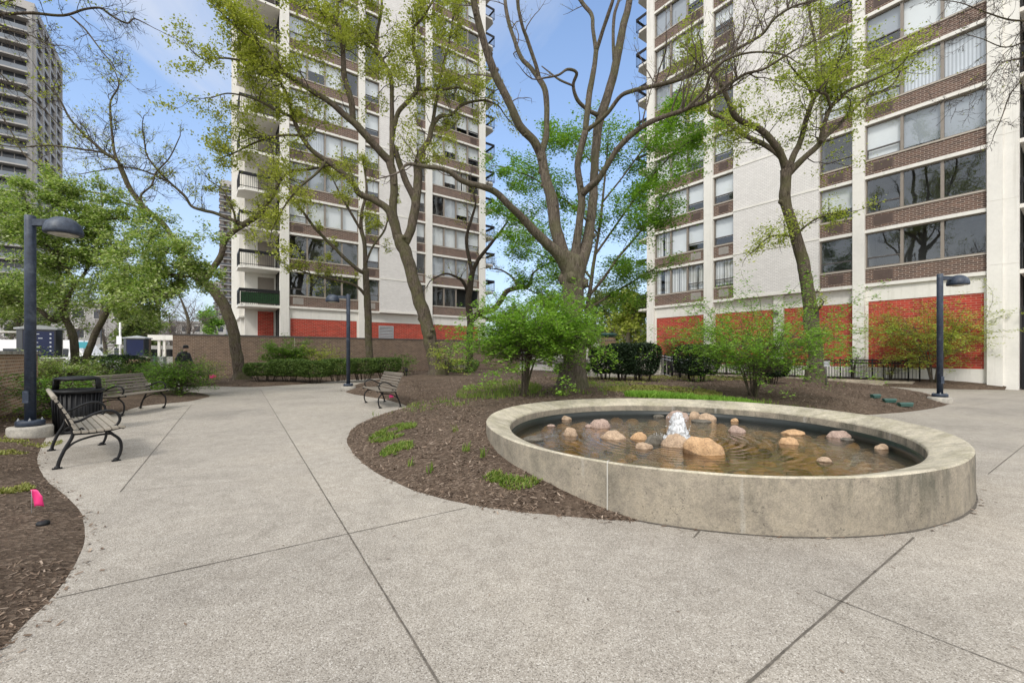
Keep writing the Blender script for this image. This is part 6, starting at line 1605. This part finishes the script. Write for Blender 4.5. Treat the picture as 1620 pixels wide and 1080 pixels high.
def hedge(c, w_, d_, h_, mat, n, size, label, group, rz=0.0, seed=1, z0=0.18, dense=0):
    R = np.random.RandomState(seed); t = Tree(Vector((c[0], c[1], c[2])), label, group, 'bark_dark', 'twig_dark', 'hedge_bush', 'hedge')
    t.root.rotation_euler = (0, 0, rz)
    hx_, hy_, hz_ = w_ / 2, d_ / 2, (h_ - z0) / 2
    ar = np.array([hy_ * hz_, hx_ * hz_, hx_ * hy_]); f = R.choice(3, n, p=ar / ar.sum()); u = R.uniform(-1, 1, (n, 3))
    u[np.arange(n), f] = R.choice([-1, 1], n) * (1 - np.abs(R.normal(0, 0.10, n)))
    # round the corners, tuck the sides in towards the foot
    e = 4.5; nr = (np.abs(u) ** e).sum(1) ** (1 / e); u = np.where(nr[:, None] > 1, u / nr[:, None], u)
    tuck = 1 - 0.22 * np.clip(-u[:, 2], 0, 1) ** 2; u[:, 0] *= tuck; u[:, 1] *= tuck
    bumpy = np.array([1 + 0.13 * mnoise.noise(Vector((p[0] * hx_ * 3 + seed, p[1] * hy_ * 3, p[2] * hz_ * 3))) for p in u])[:, None]
    pts = u * bumpy * np.array([hx_, hy_, hz_]); pts[:, 2] += (h_ + z0) / 2
    low_ = (pts[:, 2] < z0 + 0.18) & (R.uniform(0, 1, n) < 0.55); pts = pts[~low_]
    rs = random.Random(seed)
    for i in range(12):
        x, y = rs.uniform(-w_ * 0.35, w_ * 0.35), rs.uniform(-d_ * 0.3, d_ * 0.3)
        t.free_limb([(x * 0.6, y * 0.6, -0.05, 0.018), (x * 0.8, y * 0.8, h_ * 0.25, 0.014), (x * 1.2, y * 1.2, h_ * 0.8, 0.006)], 5, 3)
    t.leaf = [tuple(p) for p in pts]; t.done(mat, 3, 0.03, size, 0.25, 90000)
hx = [(413, 603, 1.75), (452, 602.5, 1.6), (492, 602, 1.6), (531, 601, 1.55), (570, 599.5, 1.6), (607, 598.5, 1.5)]
hl_ = ['leftmost clump of the long clipped hedge', 'second clump from the left of the long clipped hedge', 'third clump from the left of the long clipped hedge', 'clipped hedge clump left of the middle lamp post', 'clipped hedge clump right of the middle lamp post', 'rightmost clump of the long clipped hedge']
for i, ((px, py, w_), lab) in enumerate(zip(hx, hl_)):
    c = G(px, py, 0.15); hedge((c.x, c.y + 0.4, hw(c.x, c.y)), w_ * 1.0, 1.25, 1.04 if i else 0.86, 'leaf_hedge', 7500, 0.055, lab, 'clumps of the clipped hedge', 0.25, 40 + i, 0.30)
for i, (px, py, w_, h_, Yd, lab) in enumerate(((957, 0, 0.95, 1.15, 15.2, 'leftmost dark square cut yew beside the large trunk'), (984, 0, 0.8, 1.25, 14.6, 'dark square cut yew left of centre pair, before steps'), (1015, 0, 1.0, 1.25, 14.4, 'dark square cut yew at the foot of sloping handrail'), (1103, 0, 1.25, 1.22, 14.6, 'dark rounded yew between handrail and airy green shrub'), (1220, 0, 0.9, 0.75, 14.0, 'small dark yew clump under the airy shrub'))):
    c = P(px, 600, Yd); hedge((c.x, c.y, hb(c.x, c.y)), w_, w_ * 0.9, h_, 'leaf_yew', 6500, 0.05, lab, 'dark clipped yews', 0.1 * i, 60 + i, 0.25)
c = G(175, 612, 0.1); hedge((c.x, c.y, 0.1), 2.3, 1.2, 1.25, 'leaf_yew', 4000, 0.06, 'very dark yew behind the bench at the left', 'dark clipped yews', 0.1, 71)
c = P(735, 600, 22.0); hedge((c.x - 0.1, c.y, 0.35), 1.6, 1.4, 0.75, 'leaf_hedge', 2500, 0.06, 'low green bush behind the broad bright shrub', None, 0, 72)
c = P(905, 600, 15.8); hedge((c.x, c.y, 0.45), 1.2, 1.0, 0.6, 'leaf_hedge', 2000, 0.06, 'low green bush behind the foot of the large bare trunk', None, 0, 73)
# ------------------------------------------------------------------ far trees
def far_tree(base, label, h_, w_, leaf, n, seed, group=None, wood='bark', twig='twig_far', trunk=0.18, leaf_p=1.0, size=0.22, per=2, first=0.28):
    global rnd
    keep = rnd; rnd = random.Random(seed)
    t = Tree(base, label, group, wood, twig); t.step = 0.35; t.wig = 0.2; t.up = 0.05; t.leaf_p = leaf_p
    t.free_limb([(0, 0, -0.2, trunk * 1.3), (rnd.gauss(0, .15), rnd.gauss(0, .15), h_ * 0.2, trunk), (rnd.gauss(0, .3), rnd.gauss(0, .3), h_ * 0.5, trunk * 0.7), (rnd.gauss(0, .4), rnd.gauss(0, .4), h_ * 0.8, trunk * 0.3)], 8, 5)
    tr = t.limbs[0]
    for i in range(n):
        f = rnd.uniform(first, 1.0); p = tr[0][min(len(tr[0]) - 2, int(f * len(tr[0])))]
        a = rnd.uniform(0, 6.28); ln = w_ * 0.5 * rnd.uniform(0.5, 1.0) * (1.15 - 0.5 * f)
        d = Vector((math.cos(a), math.sin(a), rnd.uniform(0.25, 1.1)))
        t.sprout(p, d, ln, trunk * 0.32 * (1.2 - f), 2, 6)
    t.done(leaf, per, 0.2, size, 0.4, 14000); rnd = keep
def pb(px, Y, z=0.0): p = P(px, 560, Y); return Vector((p.x, p.y, z))
FT_ = [
 (205, 46, 10.5, 10, None, 'twig_far', 'grey bare street tree above the navy notice board'),
 (245, 52, 12, 11, None, 'twig_far', 'grey bare street tree behind the white canopy'),
 (290, 44, 9.5, 9.5, None, 'twig_far', 'grey bare tree behind the left end of the brick wall'),
 (165, 58, 12, 10, None, 'twig_far', 'grey bare street tree above the parked cars'),
 (110, 48, 11, 9, None, 'twig_far', 'grey bare street tree behind the two-stemmed leafy tree'),
 (40, 42, 9, 9, 'leaf_far', 'twig_far', 'leafing street tree at the far left beyond the low wall'),
 (20, 60, 13, 12, None, 'twig_far', 'bare street tree at far left edge before the tall tower'),
 (340, 60, 7.5, 7, 'leaf_bright', 'twig_far', 'bright green small tree beyond the wall below the brown tower'),
 (215, 36, 5.5, 5, 'leaf_far', 'twig_far', 'small green street tree beside the white canopy'),
 (120, 80, 13, 14, 'leaf_far', 'twig_far', 'far green tree down the street at left'),
 (270, 85, 12, 14, None, 'twig_far', 'farthest bare tree down the street'),
 (960, 44, 8.5, 8, 'leaf_far', 'twig_far', 'pale green tree between the towers behind the barrel'),
 (1000, 36, 7, 6.5, 'leaf_lime', 'twig_far', 'yellow green tree beside the left corner of right tower'),
 (930, 60, 10, 9, 'leaf_far', 'twig_far', 'far green tree between the towers, left of the barrel'),
 (1020, 55, 9, 8, 'leaf_far', 'twig_far', 'far green tree tucked behind the right tower corner'),
 (870, 50, 8.5, 8, 'leaf_far', 'twig_far', 'far green tree between the towers behind the bright shrub'),
 (815, 62, 8, 8, 'leaf_green', 'twig_far', 'far green tree just right of the left tower')]
for i, (px, Y, h_, w_, lf_, tw, lab) in enumerate(FT_):
    far_tree(pb(px, Y), lab, h_, w_, lf_, 26 if lf_ is None else 20, 100 + i, 'trees beyond the plaza', 'bark_grey', tw, 0.22, 0.9, 0.26, 3)
b = random.Random(4)

# ------------------------------------------------------------------ street at the left
bb = MB(); bb.poly([(-160, 26, -0.012), (-27.5, 26, -0.012), (-27.5, 120, -0.012), (-160, 120, -0.012)])
tag(bb.build('road', M['asphalt']), kind='structure')
bb = MB(); bb.box(-60, -19.4, 23.0, 27.5, -0.1, 0.006); tag(bb.build('sidewalk', M['pave_light']), kind='structure')

def vehicle(label, cat, name, loc, rz, prof, width, paint, win, wheels, wr, lights=True, group=None):
    t = thing(name, label, cat, loc, rz, group)
    b = MB(); n = len(prof); y0, y1 = -width / 2, width / 2
    ins = lambda z: 0.10 if z > 1.05 else 0.0
    A = [(p[0], y0 + ins(p[1]), p[1]) for p in prof]; B = [(p[0], y1 - ins(p[1]), p[1]) for p in prof]
    for i in range(n):
        j = (i + 1) % n; b.poly([A[i], A[j], B[j], B[i]])
    b.poly(A[::-1]); b.poly(B)
    bo = b.build('body', M[paint], t)
    md = bo.modifiers.new('bevel', 'BEVEL'); md.width = 0.06; md.segments = 3
    for (x0, x1, z0, z1) in win:
        for y in (y0 + 0.075, y1 - 0.075):
            g = MB(); g.box(x0, x1, y - 0.02, y + 0.02, z0, z1); g.build('side_window', M['car_glass'], t)
    g = MB(); xr = min(p[0] for p in prof); zt = max(p[1] for p in prof)
    g.box(xr - 0.012, xr + 0.04, y0 + 0.25, y1 - 0.25, zt * 0.58, zt * 0.86); g.build('rear_window', M['car_glass'], t)
    for wx in wheels:
        for sy in (y0 + 0.10, y1 - 0.10):
            w_ = MB(); w_.tube([(wx, sy - 0.11, wr), (wx, sy + 0.11, wr)], wr, 20); wo_ = w_.build('wheel', M['tyre'], t)
            r_ = MB(); r_.tube([(wx, sy - 0.118, wr), (wx, sy + 0.118, wr)], wr * 0.6, 14); r_.build('rim', M['grey_metal'], wo_)
    for sy in (y0 + 0.12, y1 - 0.12):
        l_ = MB(); l_.box(xr - 0.015, xr + 0.05, sy - 0.09, sy + 0.09, zt * 0.40, zt * 0.56); l_.build('tail_light', M['red_lens'], t)
    return t
van = [(-2.6, 0.32), (2.55, 0.32), (2.6, 0.75), (2.35, 1.05), (1.75, 1.25), (1.15, 1.92), (0.9, 2.0), (-2.45, 2.0), (-2.6, 1.75)]
car = [(-2.1, 0.30), (2.15, 0.30), (2.2, 0.62), (2.0, 0.82), (1.1, 0.95), (0.45, 1.42), (-1.2, 1.45), (-1.85, 1.0), (-2.12, 0.92)]
vw = [(-2.2, -1.3, 1.25, 1.75), (-1.2, -0.2, 1.25, 1.75), (-0.05, 0.95, 1.25, 1.75)]
cw = [(-1.25, -0.4, 0.98, 1.34), (-0.3, 0.5, 0.98, 1.34)]
vehicle('white van by the left end of the long brick wall behind the walking person', 'van', 'parked_van', pb(277, 31), 1.15, van, 1.95, 'white_paint', vw, (-1.6, 1.6), 0.34)
vehicle('white delivery van behind the two-stemmed leafy tree', 'van', 'parked_van', pb(96, 27), 0.25, [(x, z * 1.14) for x, z in van], 2.0, 'white_paint', vw, (-1.6, 1.6), 0.36)
for i, (px, Y, rz, pt, lab) in enumerate(((170, 33, 0.3, 'car_dark', 'dark parked car seen between the tree stems and plain blue board'), (188, 38, 0.3, 'car_grey', 'grey parked car farther along the street behind the white pole'), (236, 40, 0.4, 'white_paint', 'white parked car beyond the utility box'), (150, 42, 0.2, 'white_paint', 'white parked car far off behind the right tree stem'), (203, 45, 0.3, 'car_dark', 'dark parked car farthest along the street behind the blue board'))):
    vehicle(lab, 'car', 'parked_car', pb(px, Y), rz, car, 1.75, pt, cw, (-1.35, 1.4), 0.31, group='cars parked in the street')
def post_sign(px, Y, h_, pw, label, plates, paint='grey_metal'):
    t = thing('street_sign', label, 'street sign', pb(px, Y))
    b = MB(); b.lathe([(pw, -0.1), (pw, h_), (pw * 0.5, h_ + 0.03)], n=12); b.build('post', M[paint], t)
    for (w_, z0, z1, mt) in plates:
        b = MB(); b.box(-w_ / 2, w_ / 2, -pw - 0.03, -pw - 0.005, z0, z1); b.build('plate', M[mt], t)
post_sign(190, 26, 3.3, 0.05, 'white metal pole with a small white sign plate by the street', [(0.30, 2.0, 2.5, 'white_paint')], 'white_paint')
post_sign(133, 24, 2.2, 0.035, 'teal street sign on a thin pole between the two tree stems', [(0.50, 1.75, 2.1, 'teal')])
post_sign(160, 30, 3.2, 0.04, 'thin dark pole with a small grey sign by the parked cars', [(0.35, 1.9, 2.1, 'grey_metal')], 'car_dark')
c = pb(247, 22.5)
t = thing('utility_box', 'light grey utility box with a dark green post beside it', 'utility box', c, 0.3)
b = MB(); b.box(-0.38, 0.38, -0.2, 0.2, 0.0, 1.25); b.box(-0.41, 0.41, -0.23, 0.23, 1.251, 1.29); b.build('cabinet', M['grey_metal'], t)
b = MB(); b.tube([(0.05, -0.30, -0.1), (0.05, -0.30, 1.35)], 0.05, 8); b.build('post', M['green_metal'], t)
t = thing('bus_shelter', 'white flat roofed shelter on slim white columns beside the van', 'shelter', pb(262, 29), 0.3)
b = MB(); b.box(-0.75, 2.6, -0.6, 0.9, 2.35, 2.68); b.build('roof', M['white_conc'], t)
for x in (-0.25, 0.05, 0.6, 2.2):
    b = MB(); b.box(x, x + 0.13, -0.5, -0.37, 0.0, 2.349); b.build('column', M['white_conc'], t)
t = thing('arched_gateway', 'pale arched pipe frame beside the lettered notice board', 'arch', pb(8, 16.5), 0.75)
b = MB(); b.tube([(-0.55, 0, 0)] + [(-0.55 + 0.5 - 0.5 * math.cos(a), 0, 1.75 + 0.5 * math.sin(a)) for a in [i * math.pi / 2 / 6 for i in range(7)]] + [(1.4, 0, 2.25)], 0.045, 10); b.build('arch_pipe', M['white_conc'], t)
b = MB(); b.tube([(1.4, 0, 0), (1.4, 0, 2.26)], 0.045, 10); b.build('leg', M['white_conc'], t)
# pale low buildings across the street
def low_building(px, Y, wd, dp, st, label, wall, rz):
    t = thing('low_building', label, 'building', pb(px, Y), rz)
    h_ = st * 3.2
    b = MB(); b.box(-wd / 2, wd / 2, 0, dp, 0, h_); b.build('wall', M[wall], t)
    b = MB(); b.box(-wd / 2 - 0.3, wd / 2 + 0.3, -0.3, dp + 0.3, h_ + 0.001, h_ + 0.5); b.build('roof', M['tower_grey'], t)
    n = int(wd / 2.6)
    for k in range(st):
        for j in range(n):
            x = -wd / 2 + wd * (j + 0.5) / n
            f = MB(); f.box(x - 0.8, x + 0.8, -0.06, -0.002, 3.2 * k + 0.9, 3.2 * k + 2.6); fo = f.build('window', M['white_conc'], t)
            f = MB(); f.box(x - 0.7, x + 0.7, -0.075, -0.061, 3.2 * k + 1.0, 3.2 * k + 2.5); f.build('pane', M['tower_glass'], fo)
low_building(35, 68, 26, 14, 3, 'pale low building across the street at the far left', 'tower_grey', 0.5)
low_building(215, 110, 40, 15, 3, 'pale long building far down the street', 'tower_grey', 0.3)
low_building(905, 85, 16, 12, 2, 'low pale building between the towers far behind the trees', 'tower_grey', 0.1)

# ------------------------------------------------------------------ walking person
def person(loc, rz):
    t = thing('person', 'person in black padded jacket and black knit cap walking head bowed by brick wall', 'person', loc, rz)
    # local: +y forward
    J = {}; vs = []; es = []; rd = []
    def jv(n, p, r): J[n] = len(vs); vs.append(p); rd.append(r)
    def ln(*a):
        for x, y in zip(a[:-1], a[1:]): es.append((J[x], J[y]))
    jv('pel', (0, 0, 0.94), (0.165, 0.13)); jv('wai', (0, 0.02, 1.10), (0.165, 0.135)); jv('che', (0, 0.05, 1.30), (0.195, 0.15)); jv('sh', (0, 0.075, 1.43), (0.15, 0.11)); jv('nk', (0, 0.11, 1.51), (0.06, 0.06))
    jv('hd0', (0, 0.15, 1.57), (0.07, 0.08)); jv('hd1', (0, 0.165, 1.645), (0.078, 0.095)); jv('hd2', (0, 0.165, 1.715), (0.07, 0.085))
    ln('pel', 'wai', 'che', 'sh', 'nk', 'hd0', 'hd1', 'hd2')
    for s, sg in (('l', -1), ('r', 1)):
        fw = 0.10 * sg
        jv('s' + s, (0.20 * sg, 0.07, 1.41), (0.085, 0.085)); jv('e' + s, (0.27 * sg, 0.04 - 0.8 * fw, 1.15), (0.068, 0.068)); jv('w' + s, (0.25 * sg, 0.16 - 1.2 * fw, 0.93), (0.042, 0.042)); jv('p' + s, (0.24 * sg, 0.19 - 1.2 * fw, 0.86), (0.042, 0.028))
        es.append((J['sh'], J['s' + s])); ln('s' + s, 'e' + s, 'w' + s, 'p' + s)
        for i, (dx, dl) in enumerate(((-0.03, 0.062), (-0.010, 0.075), (0.010, 0.072), (0.028, 0.058))):
            a, b_ = 'f%d%s' % (i, s), 'g%d%s' % (i, s); px_, py_, pz_ = vs[J['p' + s]]
            jv(a, (px_ - 0.01 * sg, py_ + dx + 0.012, pz_ - 0.05), (0.010, 0.010)); jv(b_, (px_ - 0.022 * sg, py_ + dx + 0.022, pz_ - 0.05 - dl), (0.008, 0.008)); ln('p' + s, a, b_)
        px_, py_, pz_ = vs[J['w' + s]]; jv('t' + s, (px_ - 0.015 * sg, py_ + 0.055, pz_ - 0.06), (0.011, 0.011)); jv('u' + s, (px_ - 0.02 * sg, py_ + 0.075, pz_ - 0.10), (0.009, 0.009)); ln('w' + s, 't' + s, 'u' + s)
        st = 0.20 * sg
        jv('h' + s, (0.10 * sg, 0.0, 0.88), (0.105, 0.105)); jv('k' + s, (0.11 * sg, 0.06 + st * 0.55, 0.50), (0.066, 0.066)); jv('a' + s, (0.11 * sg, st * 1.05 - 0.03, 0.09), (0.045, 0.045)); jv('b' + s, (0.12 * sg, st * 1.05 + 0.09, 0.045), (0.05, 0.04)); jv('c' + s, (0.125 * sg, st * 1.05 + 0.18, 0.035), (0.04, 0.03))
        es.append((J['pel'], J['h' + s])); ln('h' + s, 'k' + s, 'a' + s, 'b' + s, 'c' + s)
    me = bpy.data.meshes.new('body'); me.from_pydata(vs, es, []); o = bpy.data.objects.new('body_src', me); COL.objects.link(o)
    md = o.modifiers.new('skin', 'SKIN'); md.use_smooth_shade = True
    for i, r in enumerate(rd): me.skin_vertices[0].data[i].radius = r
    me.skin_vertices[0].data[0].use_root = True
    ss = o.modifiers.new('sub', 'SUBSURF'); ss.levels = 2; ss.render_levels = 2
    dg = bpy.context.evaluated_depsgraph_get(); m2 = bpy.data.meshes.new_from_object(o.evaluated_get(dg))
    bpy.data.objects.remove(o)
    m2.materials.clear()
    for k in ('skin', 'jacket', 'trousers', 'black'): m2.materials.append(M[k])
    for p in m2.polygons:
        c = p.center; p.use_smooth = True
        if c.z > 1.535 or (abs(c.x) > 0.19 and c.z < 0.925 and c.z > 0.65): p.material_index = 0
        elif c.z > 0.86: p.material_index = 1
        elif c.z > 0.10: p.material_index = 2
        else: p.material_index = 3
    # face: push nose and brow out of the front of the head
    for v in m2.vertices:
        if v.co.z > 1.56 and v.co.y > 0.20:
            d = math.exp(-((v.co.x / 0.02) ** 2 + ((v.co.z - 1.635) / 0.025) ** 2)); v.co.y += 0.028 * d
            for ex in (-0.033, 0.033): v.co.y -= 0.010 * math.exp(-(((v.co.x - ex) / 0.016) ** 2 + ((v.co.z - 1.665) / 0.012) ** 2))
            v.co.y -= 0.006 * math.exp(-((v.co.x / 0.028) ** 2 + ((v.co.z - 1.597) / 0.008) ** 2))
    bo = bpy.data.objects.new('body', m2); COL.objects.link(bo); bo.parent = t
    b = MB(); b.lathe([(0.098, 1.675), (0.103, 1.69), (0.105, 1.72), (0.098, 1.76), (0.075, 1.79), (0.04, 1.808), (0.006, 1.812)], (0, 0.155, 0), 24); b.lathe([(0.100, 1.668), (0.108, 1.675), (0.108, 1.70), (0.100, 1.707)], (0, 0.155, 0), 24)
    b.build('knit_cap', M['black'], t)
    b = MB()
    for z, rx_, ry_ in ((0.98, 0.205, 0.165), (1.07, 0.205, 0.17), (1.16, 0.21, 0.175), (1.25, 0.215, 0.178), (1.34, 0.21, 0.17)):
        n = 24; st = len(b.v)
        for dz, kk in ((-0.042, 0.97), (-0.02, 1.03), (0.0, 1.05), (0.02, 1.03), (0.042, 0.97)):
            for i in range(n):
                a = 2 * math.pi * i / n; b.v.append((rx_ * kk * math.cos(a), 0.03 + (z - 1.1) * 0.12 + ry_ * kk * math.sin(a), z + dz))
        for l in range(4):
            for i in range(n):
                i2 = (i + 1) % n; q = st + l * n; b.face((q + i, q + i2, q + n + i2, q + n + i), None, 0, True)
    b.build('jacket', M['jacket'], t)
c = pb(289, 18.8); person(Vector((c.x, c.y, 0.004)), -1.75)
